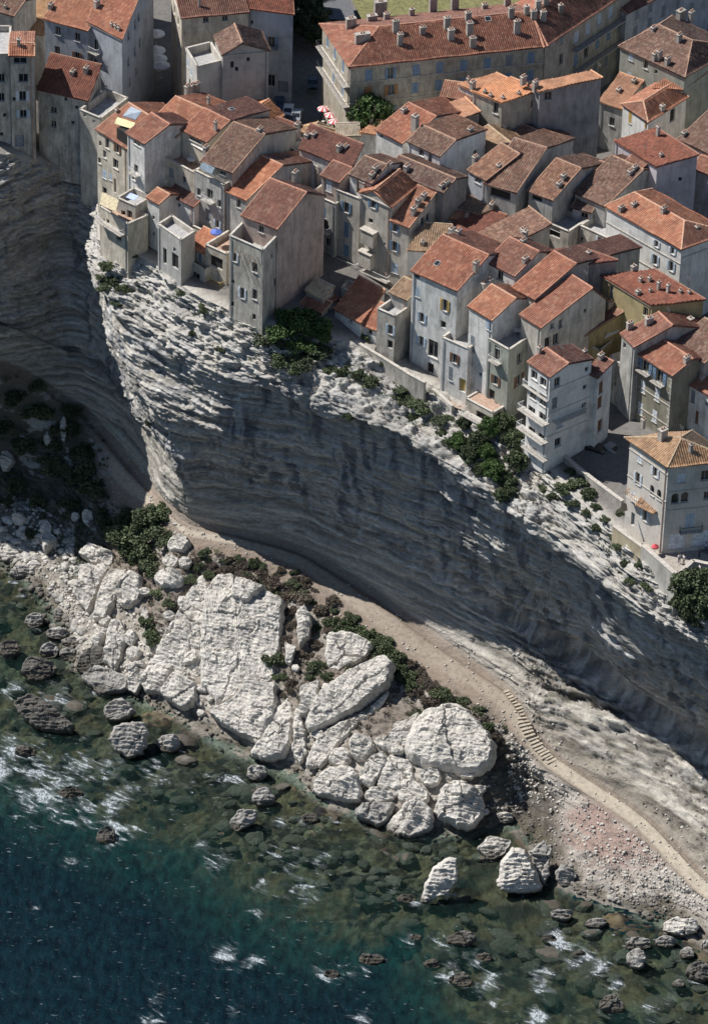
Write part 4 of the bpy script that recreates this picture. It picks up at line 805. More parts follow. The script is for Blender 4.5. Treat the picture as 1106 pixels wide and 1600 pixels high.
h('B11', 'long_block', 'far wing of the long pale building bending away with continuous dark balconies', (806,8), (851,70), 77, 57, C=(990,-22), roof='hip', pitch=19, hipends=(0,1), tile='mid', wc=(0.48,0.44,0.37), stain=.7, ov=.45,
  wr=[(900,58,'c',1.1,1.9,'pale'),(918,45,'c',1.1,1.9,'pale'),(936,30,'c',1.1,1.9,'pale'),(953,19,'c',1.1,1.9,'pale'),(877,62,'c',.9,1.7,'grey'),(899,93,'c',1.2,2.2,'blue'),(915,80,'w',1.3,2.4),(933,66,'c',1.2,2.2,'blue'),(950,53,'c',1.2,2.2,'blue'),(967,40,'c',1.2,2.2,'grey'),(876,92,'w',1.0,1.9),(929,109,'c',1.1,2.0,'grey'),(946,96,'c',1.1,2.0,'grey'),(964,82,'c',1.1,2.0,'grey')],
  ch=[(840,15,1.6,.6,.9),(848,32,1.6,.6,.9),(852,8,1.6,.6,.9),(875,20,1.4,.5,.7),(833,30,1.5,.6,.9)], cat='building')
h('B12', 'street_block', 'far grey building with dark shutters beyond the bend of the long pale building', (978,20), (1115,-50), 74, 57, depth=9, roof='gx', tile='mid', wc='blue', stain=.5, wf=[(995,20,'c',1.0,1.9,'grey'),(1016,6,'c',1.0,1.9,'grey'),(992,49,'c',1.0,1.9,'grey'),(1014,37,'c',1.0,2.3,'grey'),(1036,17,'c',1.0,2.0,'grey'),(1058,8,'c',1.0,2.0,'grey'),(1080,12,'c',1.0,2.0,'grey')])
h('B13', 'town_house', 'tall block with orange lean-to roof and one window in its cream corner wall', (738,141), (784,160), 76, 57, C=(842,147), roof='shed', pitch=7, tile='orange', wc=(0.50,0.46,0.38), stain=.5, wf=[(774,169,'w',1.0,2.0)], wr=[(832,162,'c',.7,1.2,'brown')], ch=[(757,146,.5,.4,.5),(766,152,.5,.4,.5),(785,155,.4,.4,.4),(810,148,.4,.4,.4),(738,135,.8)])
h('B14', 'street_block', 'tall blank grey wall block with thin orange roof edge', (826,132), (843,142.5), 77.5, 57, C=(938,134), roof='shed', pitch=9, tile='orange', wc=(0.36,0.35,0.34), stain=.5, wr=[(856,150,'w',1.2,1.4)], ch=[(836,138,1.2,.5,.9),(817,127,.8)])
h('B15', 'town_house', 'little white block with pinkish orange roof behind the tall block', (717,131), (738,141), 74.5, 57, C=(795,131), roof='shed', pitch=7, tile='orange', wc='white', ch=[(731,130,.8,.4,.4)])
h('B16', 'town_house', 'weathered orange-brown roof squeezed left of the tall block', (688,150), (735,156), 73, 57, C=(742,139), roof='shed', pitch=10, tile='new', wc='stone')
h('B17', 'town_house', 'grey house with big hipped weathered roof and three stub chimneys', (969,72), (1069,119), 74.5, 56, C=(1150,72), roof='hip', pitch=17, hipends=(.35,.6), tile='old', wc='green', stain=.5, wf=[(985,88,'c',.9,1.5,'pale'),(1008,101,'w',.9,1.5),(982,119,'c',.9,1.6,'pale'),(1024,112,'m')], ch=[(1022,94,1.2),(1029,93,1.5),(1042,101,1.2),(1060,66,1.4),(1062,32,1.8,.9,1.4),(1079,30,1.3),(1020,48,.6)])
h('B18', 'town_house', 'white-fronted house with hipped orange-red roof and yellow shutters', (973,162), (1012,189), 71, 56, C=(1072,151), roof='hip', pitch=20, hipends=(.6,.2), tile='new', wc='white', stain=.35, wf=[(984,180,'c',.8,2.4,'yellow'),(1008,195,'c',.6,1.3,'yellow')], wr=[(1050,180,'o',1.4,2.4)], ch=[(1034,172,.8,.6,.7)])
h('B19', 'town_house', 'low orange roof bridging the blank grey block and the white-fronted house', (936,157), (972,170), 69, 56, C=(1003,138), roof='shed', pitch=9, tile='orange', wc='grey', stain=.7, ch=[(966,144,.6),(990,130,.6)], wf=[(955,190,'w')])
h('B20', 'town_house', 'pinkish red roof running behind the white-fronted house', (1020,136), (1066,140), 72, 56, C=(1120,110), roof='shed', pitch=9, tile='new', wc='white', ch=[(1070,116,.9)])
h('B21', 'town_house', 'house with weathered brown roof and white roof box beyond the purple-brown roof', (1060,217), (1110,240), 71, 56, R=(1150,180), pitch=16, tile='old', wc='cream', ch=[(1068,212,.6)])
h('B22', 'town_house', 'low red roof with pale wall right of the purple-brown roof', (1080,262), (1120,276), 70, 56, R=(1130,255), pitch=15, tile='mid', wc='lav')
h('B23', 'town_house', 'beige house right of the white corner house', (1093,402), (1130,418), 66, 52, R=(1140,395), tile='mid', wc='cream', wf=[(1102,440,'s',.9,1.7,'white')])
# --- extra parts
long_balcony(H['R14'], (818,636), (858,660), 1.3); long_balcony(H['R14'], (816,664), (856,690), 1.3); long_balcony(H['R14'], (819,605), (858,620), .5); long_balcony(H['R14'], (820,697), (856,716), .9)
long_balcony(H['R14'], (862,655), (908,640), 1.2, side='r')
long_balcony(H['M4'], (523,404), (560,419), 1.0); long_balcony(H['M5'], (563,419), (610,437), 1.0)
long_balcony(H['B10'], (502,72), (546,134), 1.0, IRON); long_balcony(H['B10'], (503,105), (546,165), 1.0, IRON)
long_balcony(H['B11'], (893,78), (975,25), 1.1, IRON, 'r'); long_balcony(H['B11'], (893,112), (975,58), 1.1, IRON, 'r')
long_balcony(H['K1'], (158,342), (196,366), 1.0); long_balcony(H['K5'], (322,432), (352,447), 1.2, SHUT['yellow'])
long_balcony(H['R15'], (984,770), (1004,786), 1.0, SHUT['orange']); long_balcony(H['R15'], (1060,830), (1095,827), .8, IRON, 'r')
for p in (((984,700),(1044,745)), ((984,742),(1044,790))): band_course(H['R15'], *p)
band_course(H['R15'], (1046,768), (1106,762), 'r'); band_course(H['R15'], (1046,796), (1106,792), 'r')
band_course(H['M20'], (960,362), (1063,405)); band_course(H['M20'], (958,393), (1060,435)); band_course(H['M20'], (1066,405), (1106,385), 'r')
for p in (((550,131),(850,97)), ((560,163),(850,127)), ((549,106),(850,76))): band_course(H['B10'], *p, 'r', .14, .12)
for y in (610, 645, 680): band_course(H['R14'], (862, y), (925, y - 28), 'r', .1, .06)
band_course(H['R12'], (989,598), (1048,636)); band_course(H['R12'], (987,628), (1046,668))
lean_roof(H['R15'], [(991,789),(1019,803),(1039,790),(1009,771)], 58.2, 'tan', .9)
# quoins of the olive house
Q = H['R12']; qm = MB()
for i in range(22):
    z = 50.6 + i * .68; w_ = .55 if i % 2 else .35
    for s_, e_ in ((Q['a'], 1), (Q['b'], -1)):
        qm.box(s_ + Q['u'] * e_ * w_ / 2 - Q['n'] * .035, Q['u'], Q['n'], w_, .07, z, z + .5)
adopt(Q, qm.ob('quoins', plaster((.5, .48, .42), .4)))['kind'] = 'stuff'
# projecting closet boxes and timber props
def boxpart(Hk, px0, px1, z0off, hgt, dep, nm, mat, roofm=None):
    Hh = H[Hk]; q0 = front_hit(Hh, *px0); q1 = front_hit(Hh, *px1); c = (q0 + q1) / 2; L = abs(np.dot(q1 - q0, Hh['u']))
    m = MB(); m.box(c - Hh['n'] * (dep / 2 + .01), Hh['u'], Hh['n'], L, dep, c[2] - hgt, c[2]); o = adopt(Hh, m.ob(nm, mat))
    t = MB(); t.box(c - Hh['n'] * (dep / 2 + .06), Hh['u'], Hh['n'], L + .2, dep + .2, c[2] + .004, c[2] + .14); t.ob('slab', CONC, o)
boxpart('M5', (570,354), (590,362), 0, 2.5, 1.1, 'closet_box', plaster(WALLC['stone'], .5)); boxpart('M5', (567,388), (586,396), 0, 2.6, 1.1, 'closet_box', plaster(WALLC['stone'], .5))
Hh = H['L17']
for px in (370, 378, 386, 394, 402):
    q = front_hit(Hh, px, 387 + (px - 370) * .45); m = MB(); m.tube([q - Hh['n'] * .1, q - Hh['n'] * .9 + np.array([0, 0, -1.5])], .05, 6); adopt(Hh, m.ob('timber_prop', SHUT['brown']))
# yellow awning, solar panel, white awning, attic glazing
def awning(Hk, pts, zs, mat, nm='awning', th=.05):
    q = [P(*p, z) for p, z in zip(pts, zs)]; m = MB(); m.hexa([x - [0, 0, th] for x in q] + q); adopt(H[Hk], m.ob(nm, mat))
Y_AWN = flat('awning_yellow', (.72, .66, .36), .8); W_AWN = flat('awning_white', (.7, .64, .58), .8); PANEL = flat('solar_glass', (.20, .25, .31), .55)
awning('L8', [(179,193),(206,201),(212,192),(184,183)], [74.6,74.6,75.3,75.3], Y_AWN)
m = MB(); q0 = front_hit(H['L8'], 189, 208); m.box(q0 + H['L8']['n'] * 1.2, H['L8']['u'], H['L8']['n'], 2.6, 1.9, 70.5, 74.2); adopt(H['L8'], m.ob('loggia', DARK))  # solid near-black box paints in the shaded recess of the loggia
awning('L8', [(192,181),(212,187),(222,174),(205,166)], [74.9,74.9,76.0,76.0], PANEL, 'solar_panel', .12)
awning('L12', [(291,221),(318,236),(324,228),(297,214)], [73.2,73.2,73.9,73.9], W_AWN)
awning('K1', [(156,319),(181,331),(186,312),(160,300)], [66.6,66.6,66.9,66.9], flat('canopy_tan', (.5, .43, .28), .9), 'canopy')
awning('K2', [(197,308),(210,313),(217,306),(204,301)], [68.2]*4, flat('shade_blue', (.45, .52, .75), .8), 'sun_shade')
awning('L14', [(311,262),(331,272),(336,262),(317,253)], [73.4,73.4,74.6,74.6], flat('glazing', (.35, .42, .48), .2), 'glazing')
awning('R10b', [(944,529),(966,518),(970,512),(948,521)], [62.9]*4, WHITE, 'table')
awning('R15', [(963,802),(980,797),(978,786),(970,790)], [56.2,56.2,57.2,57.2], flat('shade_tan', (.5, .4, .26), .9), 'sun_shade')
print('HOUSES', NH[0])
# ------------------------------------------------------------------ rocks
def rock_const(name, col, wet=True, bumpd=.22):
    m, n, l, b = nodes(name); b.inputs['Roughness'].default_value = 0.93
    pos = N(n, 'ShaderNodeNewGeometry').outputs['Position']
    f1 = noise_node(n, l, pos, 1.1, 6, .65, (1, 1, 2.2)); f2 = noise_node(n, l, pos, 4.5, 5, .65); f0 = noise_node(n, l, pos, .3, 4, .6)
    c = ramp(n, l, f0, [(.3, sc(col, .72)), (.5, col), (.72, sc(col, 1.12))])
    c = mix(n, l, c, ramp(n, l, f1, [(.28, (.55, .54, .53)), (.5, (1, 1, 1)), (.75, (1.12, 1.11, 1.1))]), .8, 'MULTIPLY')
    f5 = noise_node(n, l, pos, .55, 7, .7, None, .6); c = mix(n, l, c, (col[0] * .45, col[1] * .45, col[2] * .46, 1), math_node(n, l, 'MULTIPLY', ramp(n, l, f5, [(.53, (0, 0, 0)), (.64, (1, 1, 1))]), .65))
    c = mix(n, l, c, ramp(n, l, f2, [(.3, (.68, .67, .66)), (.58, (1.04, 1.04, 1.04))]), .7, 'MULTIPLY')
    if wet:
        sp = N(n, 'ShaderNodeSeparateXYZ'); l.new(pos, sp.inputs[0])
        z = math_node(n, l, 'ADD', sp.outputs[2], math_node(n, l, 'MULTIPLY', f1, -1.6))
        mr = N(n, 'ShaderNodeMapRange'); mr.inputs[1].default_value = -.5; mr.inputs[2].default_value = .5; mr.inputs[3].default_value = 1; mr.inputs[4].default_value = 0; l.new(z, mr.inputs[0])
        c = mix(n, l, c, (.06, .05, .035, 1), math_node(n, l, 'MULTIPLY', mr.outputs[0], .9))
    l.new(c, b.inputs['Base Color']); h = math_node(n, l, 'ADD', f1, math_node(n, l, 'MULTIPLY', f2, .35)); bump(n, l, h, .9, bumpd, b); return m
RK = dict(white=rock_const('rock_pale', (.575, .54, .485)), grey=rock_const('rock_grey', (.36, .34, .31)), dark=rock_const('rock_dark', (.13, .12, .105)))
def rock(poly, label, mode='t', tint='white', T=1.4, back=2.5, lean=38, name='limestone_slab', cat='rock', group=None, sharp=.55, lift=.3, yaw=0):
    poly = [np.array(p, float) for p in poly]
    for _ in range(1):
        q = []
        for i in range(len(poly)):
            a, b = poly[i], poly[(i + 1) % len(poly)]; w_ = .10 if sharp < .6 else .22
            q += [a + (b - a) * w_, a + (b - a) * (1 - w_)]
        poly = q
    pc = sum(poly) / len(poly); tocam = -ray(*pc)
    if mode == 't': poly = [pc + (p - pc) * 1.08 for p in poly]
    if mode == 't':
        hits = np.array([on_ground(*p) for p in poly[::4]]); c = hits.mean(0)
        u_, s_, vt = np.linalg.svd(hits - c); nf = vt[2] * np.sign(np.dot(vt[2], tocam))
        nf = nf * .45 + tocam * .45 + np.array([-.1, 0, .25]); nf /= np.linalg.norm(nf); o = c + nf * lift
    else:
        low = max(poly, key=lambda p: p[1]); o = P(*low, -.4); a = rad(lean)
        nf = np.array([math.sin(rad(yaw)) * math.cos(a), -math.cos(rad(yaw)) * math.cos(a), math.sin(a)])
    def onp(p): d = ray(*p); return CAM + d * (np.dot(o - CAM, nf) / np.dot(d, nf))
    B3 = np.array([onp(p) for p in poly]); per = np.linalg.norm(np.roll(B3, -1, 0) - B3, axis=1).sum()
    nb = int(np.clip(per / .18, 40, 190)); cum = np.concatenate([[0], np.cumsum(np.linalg.norm(np.roll(B3, -1, 0) - B3, axis=1))]); t = np.linspace(0, per, nb, endpoint=False)
    Bc = np.concatenate([B3, B3[:1]]); B = np.stack([np.interp(t, cum, Bc[:, k]) for k in range(3)], -1)
    ctr = B.mean(0); ex = np.cross([0, 0, 1.0], nf); ex /= np.linalg.norm(ex); ey = np.cross(nf, ex)
    seed = random.random() * 100
    B = B + (ctr - B) / np.linalg.norm(ctr - B, axis=1)[:, None] * (.20 * fbm(B / 1.1 + seed, 3) + .35 * cells(B + seed, (1.6, 1.6, .8), 3))[:, None] * min(1, per / 14)
    size = np.sqrt(max(.2, .5 * abs(np.sum(np.cross(B - ctr, np.roll(B, -1, 0) - ctr) @ nf)))); T = T * min(1, size / 3.2); back = back * min(1, size / 2.2)
    nr = int(np.clip(size / .13, 9, 44))
    rings = [1 - (i / nr) ** 1.15 for i in range(nr)]
    Vv = np.concatenate([ctr + (B - ctr) * r for r in rings]); dm = np.full(len(Vv), 1e9)
    for i in range(nb):
        a, b = B[i], B[(i + 1) % nb]; ab = b - a; tt = np.clip(((Vv - a) @ ab) / (ab @ ab + 1e-9), 0, 1); dm = np.minimum(dm, np.linalg.norm(Vv - a - tt[:, None] * ab, axis=1))
    rr = size * min(sharp, .7) * .25; T = T * .85; f = np.clip(dm / rr, 0, 1); prof = np.sqrt(1 - (1 - f) ** 2)
    x = (Vv - ctr) @ ex; y = (Vv - ctr) @ ey; q3 = np.stack([x, y, 0 * x], -1) + seed
    wz = y + .35 * fbm(q3 / 2.2, 3); rip = 1.35 * np.abs(((wz / .62) % 1.0) - .3) * (.5 + .5 * np.clip(fbm(q3 / 3 + 9, 2) + .5, 0, 1))
    qc = np.stack([x, 0 * x + seed, y], -1)
    rel = .4 * fbm(q3 / 3.2, 3) + .16 * fbm(q3 / .9 + 5, 3) + .30 * rip + .42 * cells(qc, (3.1, 9, 1.4), 5, 1.1) + .13 * cells(qc, (1.2, 9, .5), 6, .7) + .22 * np.abs(fbm(q3 / 1.7 + 40, 3))
    ks = int(np.clip(size * size / 11, 2, 5)); rs_ = np.random.default_rng(int(seed * 100)); sx_ = rs_.uniform(x.min(), x.max(), ks); sy_ = rs_.uniform(y.min(), y.max(), ks)
    xw = x + .5 * fbm(q3 / 1.5 + 70, 3); yw = y + .5 * fbm(q3 / 1.5 + 90, 3); dd = np.sort(np.sqrt((xw[:, None] - sx_) ** 2 + (yw[:, None] - sy_) ** 2), axis=1)
    rel = rel - .5 * np.exp(-((dd[:, 1] - dd[:, 0]) / .12) ** 2) * np.clip(.6 + 1.2 * fbm(q3 / 2 + 130, 2), 0, 1) * np.clip(size / 3, 0, 1)
    idc = np.argmin(np.sqrt((xw[:, None] - sx_) ** 2 + (yw[:, None] - sy_) ** 2), axis=1); rel = rel + rs_.uniform(-.25, .25, ks)[idc] * min(1, size / 3)
    fac = np.full(len(x), 9.0); rg = random.Random(int(seed * 1000))
    for _k in range(6):
        th = rg.uniform(0, 6.283); sl = rg.uniform(.15, .75) * T / max(size, .5) * 1.3
        fac = np.minimum(fac, T * rg.uniform(.75, 1.15) + .15 - sl * (x * math.cos(th) + y * math.sin(th)))
    fac = np.maximum(fac, .25 * T)
    hgt = np.minimum(T * prof * 1.15, fac * np.clip(prof * 1.3, 0, 1)) + np.clip(f * 1.4, 0, 1) * rel * min(1, size / 2.5)
    Vf = Vv + hgt[:, None] * nf; top = ctr + nf * (hgt[-nb:].mean())
    rb = [.8, .5, .2]; Vb = np.concatenate([ctr + (B - ctr) * r - nf * back * math.sqrt(1 - r * r) for r in rb])
    Vall = np.concatenate([Vf, [top], Vb, [ctr - nf * back]]); F = []
    i = np.arange(nb); j = (i + 1) % nb; FF = []
    for r in range(nr - 1): FF.append(np.stack([r*nb + i, r*nb + j, (r+1)*nb + j, (r+1)*nb + i], -1))
    FF.append(np.stack([(nr-1)*nb + i, (nr-1)*nb + j, 0*i + nr*nb, 0*i + nr*nb], -1)); b0 = nr*nb + 1
    FF.append(np.stack([i, b0 + i, b0 + j, j], -1))
    for r in range(2): FF.append(np.stack([b0 + r*nb + i, b0 + (r+1)*nb + i, b0 + (r+1)*nb + j, b0 + r*nb + j], -1))
    fl = np.concatenate(FF).tolist(); fl = [x_[:3] if x_[2] == x_[3] else x_ for x_ in fl] + [[b0 + 2*nb + int(a_), b0 + 3*nb, b0 + 2*nb + int(b_)] for a_, b_ in zip(i, j)]
    nn = np.cross(Vall[fl[0][1]] - Vall[fl[0][0]], Vall[fl[0][3]] - Vall[fl[0][0]])
    tri = fl[(nr // 2) * nb]; nn = np.cross(Vall[tri[1]] - Vall[tri[0]], Vall[tri[3]] - Vall[tri[0]])
    if np.dot(nn, nf) < 0: fl = [x_[::-1] for x_ in fl]
    base = ctr.copy(); base[2] = Vall[:, 2].min()
    me = mesh_np(name, Vall - base, fl, RK[tint], False); me.shade_smooth() if size < 1.2 else None
    if group: label = label + ', ' + near(*pc)
    oo = ob(name, me, None, base); tag(oo, label, cat, group)
    ROCKS.append((ctr[0], ctr[1], ctr[2], math.sqrt(size * size / math.pi), mode)); return oo
ROCKS = []
LM = [(215,830,'near the start of the path'),(150,930,'by the three leaning slabs'),(280,1000,'beside the long triangular slab'),(370,870,'under the bend of the path'),(380,1000,'beside the broadest rippled slab'),(450,930,'on the brown slope above the slabs'),(430,1120,'near the leaning spike rock'),(500,1030,'left of the slanting pale slab'),(540,985,'above the smooth tan-white slab'),(610,1030,'above the slanting pale slab'),(560,1200,'near the propped block'),(700,1100,'on top of the great rounded dome'),(700,1180,'beside the great rounded dome'),(660,1270,'near the ball-shaped rock'),(760,1140,'beside the stairs'),
 (460,520,'below the corner house'),(545,585,'under the garden wall'),(590,550,'at the garden wall'),(640,625,'below the stone house'),(715,680,'below the curved house'),(175,430,'on the prow of the cliff'),(300,490,'below the grey cube house'),(900,755,'under the parking yard wall'),(930,800,'on the rocks left of the villa'),(975,880,'under the ochre garden parapet'),(1010,910,'under the villa terrace'),(850,765,'at the foot of the white five-storey house'),(545,650,'on the pale ledge of the cliff'),(690,660,'under the platform'),
 (40,620,'at the back of the cove'),(110,670,'in the middle of the cove'),(60,770,'at the top of the rubble beach'),(150,760,'where the cove meets the path'),(40,865,'at the rubble beach'),(60,960,'off the rubble beach'),(90,1010,'off the three leaning slabs'),(110,1110,'near the large dark ribbed rock'),(200,1160,'near the large grey split boulder'),(270,1160,'off the cube-like block'),(380,1280,'near the pale-topped round boulder'),(420,1220,'off the leaning spike rock'),(680,1390,'near the tall white leaning boulder'),(820,1360,'near the biggest white boulder'),(870,1430,'off the pink beach'),(930,1440,'farther off the pink beach'),(1000,1490,'near the smooth tan oval boulder'),(1080,1500,'beyond the smooth tan oval boulder'),(170,1305,'in the surf of the outer reef'),(560,1500,'at the edge of deep water'),(700,1520,'out on the reef off the tall white leaning boulder'),(880,1480,'in the broken water off the beach'),(60,1230,'in the widest patch of surf')]
def near(px, py): return min(LM, key=lambda q: (q[0] - px) ** 2 + (q[1] - py) ** 2)[2]
GS = 'tumbled limestone slabs of the bluff'; GB = 'boulders standing in the shallows'; GD = 'dark wet rocks in the shallows'; GK = 'pale boulders at the foot of the bluff'
def el(x0, y0, x1, y1, n=9, k=.14):
    cx, cy, rx, ry = (x0+x1)/2, (y0+y1)/2, (x1-x0)/2, (y1-y0)/2; r = random.Random(int(x0*7+y0))
    return [(cx + rx * (1 + r.uniform(-k, k)) * math.cos(t), cy + ry * (1 + r.uniform(-k, k)) * math.sin(t)) for t in np.linspace(0, 2*math.pi, n, endpoint=False)]
rock([(243,1030),(300,920),(318,900),(324,930),(313,1062),(280,1055),(247,1037)], 'long triangular pale slab tapering to a point uphill', T=2.2, sharp=.35)
rock([(325,930),(345,905),(368,905),(375,938),(410,925),(442,945),(436,1000),(431,1060),(380,1085),(345,1097),(318,1062),(319,990)], 'broadest rippled pale slab face of the bluff', T=2.6, back=4, sharp=.3)
rock([(364,932),(372,905),(413,917),(402,930),(386,937)], 'overhanging flake casting a shadow on the broadest rippled slab', T=1.6, lift=2.6, sharp=.5)
rock([(330,1117),(375,1087),(386,1067),(431,1072),(431,1120),(411,1166),(378,1150)], 'pale slab stepping down to the water under the broadest rippled slab', T=2.4, sharp=.4)
rock([(390,1182),(413,1152),(430,1112),(452,1092),(459,1130),(452,1180),(422,1192)], 'tall pale spike-shaped rock leaning at the waterline', T=2.2, sharp=.7)
rock([(457,1180),(459,1122),(470,1114),(481,1150),(473,1197)], 'slim pale spike of rock next to the taller leaning spike', T=1.8, sharp=.7)
rock([(481,1132),(500,1090),(560,1047),(600,1030),(614,1046),(606,1075),(560,1112),(490,1142)], 'long pale slab slanting up to the right with a dark undercut edge', T=3.0, sharp=.35, lift=.9)
rock([(480,1197),(498,1152),(570,1112),(604,1082),(597,1102),(542,1152),(507,1197)], 'narrow slab in half shade under the slanting pale slab', T=1.6, sharp=.5)
rock([(510,1042),(514,996),(540,989),(584,1010),(566,1032),(530,1050)], 'smooth tan-white slab below the dark shrubs', T=1.4, sharp=.4)
rock([(634,1172),(650,1130),(690,1106),(726,1110),(772,1160),(767,1196),(742,1214),(680,1206),(640,1187)], 'great rounded dome of layered pale rock beside the stairs', T=4.2, back=5, sharp=.75, lift=.6)
rock([(679,1272),(690,1235),(716,1221),(751,1240),(758,1263),(736,1299),(702,1287)], 'ball-shaped layered rock under the great rounded dome', T=3.4, back=3, sharp=.9, lift=.5)
rock([(599,1296),(630,1262),(660,1252),(680,1275),(669,1301),(635,1313)], 'wedge-shaped pale boulder at the water under the ball-shaped rock', T=2.6, sharp=.8)
rock([(487,1236),(510,1204),(556,1199),(567,1240),(556,1256),(510,1249)], 'half-ridged pale boulder at the water left of a wedge boulder', T=2.6, sharp=.7)
rock([(557,1222),(580,1185),(600,1177),(607,1192),(582,1232)], 'brick-shaped pale block propped diagonally', T=1.6, sharp=.5, lift=.7)
rock([(590,1227),(610,1180),(641,1190),(646,1220),(620,1238)], 'flat pale block between the propped block and the dome', T=1.2)
rock([(224,1062),(240,1032),(273,1045),(256,1087),(230,1082)], 'squarish pale block with a seam at its top, at the water', T=2.2, sharp=.45, lift=.5)
rock([(253,1086),(278,1052),(311,1070),(306,1102),(286,1111)], 'cube-like pale block at the water beside the triangular slab', T=2.4, sharp=.5, lift=.6)
for p in ([(134,890),(165,885),(174,893),(150,940),(140,960),(119,930)], [(172,894),(199,893),(196,915),(170,972),(149,965),(158,925)], [(188,920),(208,897),(226,905),(223,935),(200,953),(187,940)],
          [(144,1002),(160,975),(176,972),(173,990),(155,1016)], [(174,975),(190,971),(201,1000),(181,1052),(164,1030)], [(463,960),(478,952),(488,965),(482,1000),(468,1010)], [(592,1166),(620,1140),(656,1114),(641,1166),(610,1179)],
          [(204,1040),(226,1034),(233,1050),(216,1087),(202,1077)], [(128,870),(140,852),(181,865),(176,890),(150,886)], [(468,1120),(472,1075),(500,1066),(498,1095),(480,1122)], [(525,1092),(555,1068),(580,1062),(560,1085)], [(446,1005),(462,1015),(455,1040),(446,1036)]):
    rock(p, 'tilted pale limestone slab', T=2.2, sharp=.45, group=GS, lift=.6)
for p in (el(516,1170,551,1202), el(546,1150,586,1190), el(570,1230,616,1256), el(619,1228,672,1258), el(244,891,288,921), el(264,840,298,864), el(255,868,280,888), el(280,872,300,890), el(221,955,236,975), el(256,955,275,972), el(218,918,236,932), el(196,985,214,1010), el(200,1012,222,1032), el(610,1165,632,1180), el(655,1200,690,1228), el(585,1232,606,1250)):
    rock(p, 'roundish pale boulder', T=1.8, sharp=.8, group=GK, name='boulder', cat='boulder', lift=.5)
rock([(129,1062),(150,1040),(201,1058),(199,1081),(160,1087)], 'low grey-brown rock shelf at the waterline', tint='grey', T=1.4, name='rock_shelf')
rock([(554,1277),(570,1258),(617,1255),(606,1281),(590,1293)], 'olive-grey boulder at the water under the half-ridged boulder', tint='grey', T=2.0, name='boulder', cat='boulder')
# standing in the water
rock([(655,1408),(671,1358),(712,1332),(717,1370),(697,1397),(665,1412)], 'tall white boulder leaning to the right, alone in the shallows', 's', T=2.0, back=2.0, lean=30, name='boulder', cat='boulder', sharp=.6)
rock([(774,1392),(780,1345),(805,1321),(823,1330),(836,1360),(851,1391),(820,1400)], 'biggest white boulder standing off the pink beach', 's', T=2.4, back=2.4, lean=35, name='boulder', cat='boulder', sharp=.7)
rock([(825,1330),(850,1311),(863,1330),(859,1362),(849,1388),(835,1360)], 'grey ridged boulder leaning on the biggest white boulder', 's', tint='grey', T=1.6, back=2, lean=40, name='boulder', cat='boulder')
rock([(744,1327),(762,1307),(801,1315),(786,1340),(765,1347)], 'flat layered pale rock left of the biggest white boulder', 's', T=1.2, lean=60, name='boulder', cat='boulder')
rock([(20,1097),(45,1081),(80,1100),(119,1137),(113,1149),(60,1142),(30,1117)], 'large dark ribbed rock washed by surf', 's', tint='dark', T=2.0, lean=55, name='boulder', cat='boulder', sharp=.5)
rock([(167,1152),(182,1131),(225,1126),(233,1145),(229,1177),(205,1189),(185,1177)], 'large grey split boulder alone in the water', 's', tint='grey', T=2.0, lean=45, name='boulder', cat='boulder', sharp=.6)
rock([(356,1287),(375,1264),(403,1265),(399,1286),(370,1302)], 'pale-topped round boulder far out on the reef', 's', tint='grey', T=1.5, lean=50, name='boulder', cat='boulder')
rock(el(1034,1431,1093,1467), 'smooth tan oval boulder at the end of the beach', 's', tint='white', T=1.8, lean=50, name='boulder', cat='boulder')
for b, t in (((244,1147,283,1177),'grey'),((161,1092,212,1131),'grey'),((395,1231,431,1262),'grey'),((866,1350,898,1390),'grey'),((769,1269,804,1291),'white'),((979,1481,1009,1517),'grey'),((974,1464,1021,1487),'grey'),((1019,1462,1056,1484),'grey'),((857,1419,897,1442),'grey'),((914,1434,950,1452),'grey'),((40,957,71,983),'grey'),((71,979,110,1001),'grey'),((94,994,127,1013),'grey'),((61,1004,94,1032),'grey'),((91,1011,121,1032),'grey'),((0,848,30,882),'white'),((62,858,97,886),'white'),((50,885,70,905),'grey'),((15,884,52,907),'grey'),((1060,1478,1085,1500),'grey'),((1092,1468,1112,1490),'white'),((860,1300,878,1315),'white'),((84,950,100,972),'grey'),((44,845,64,862),'white'),((385,1195,420,1222),'grey'),((805,1268,822,1282),'grey'),((1048,1530,1070,1545),'grey')):
    rock(el(*b), 'weathered %s boulder' % ('grey' if t == 'grey' else 'pale'), 's', tint=t, T=1.4, lean=52, name='boulder', cat='boulder', group=GB + (' pale' if t == 'white' else ''))
for b in ((0,998,32,1032),(30,1024,88,1067),(118,1008,178,1062),(700,1454,742,1482),(618,1398,652,1414),(1070,1503,1112,1537),(150,1293,182,1322),(935,1555,975,1585),(470,1270,500,1290),(640,1460,660,1472),(340,1300,352,1308),(740,1490,770,1505),(560,1490,600,1510),(505,1515,530,1530),(660,1500,690,1515),(845,1460,870,1475),(895,1485,915,1497),(700,1520,740,1545),(20,1165,60,1185),(90,1230,130,1250)):
    rock(el(*b), 'dark weed-covered rock', 's', tint='dark', T=1.0, lean=62, name='boulder', cat='boulder', group=GD)
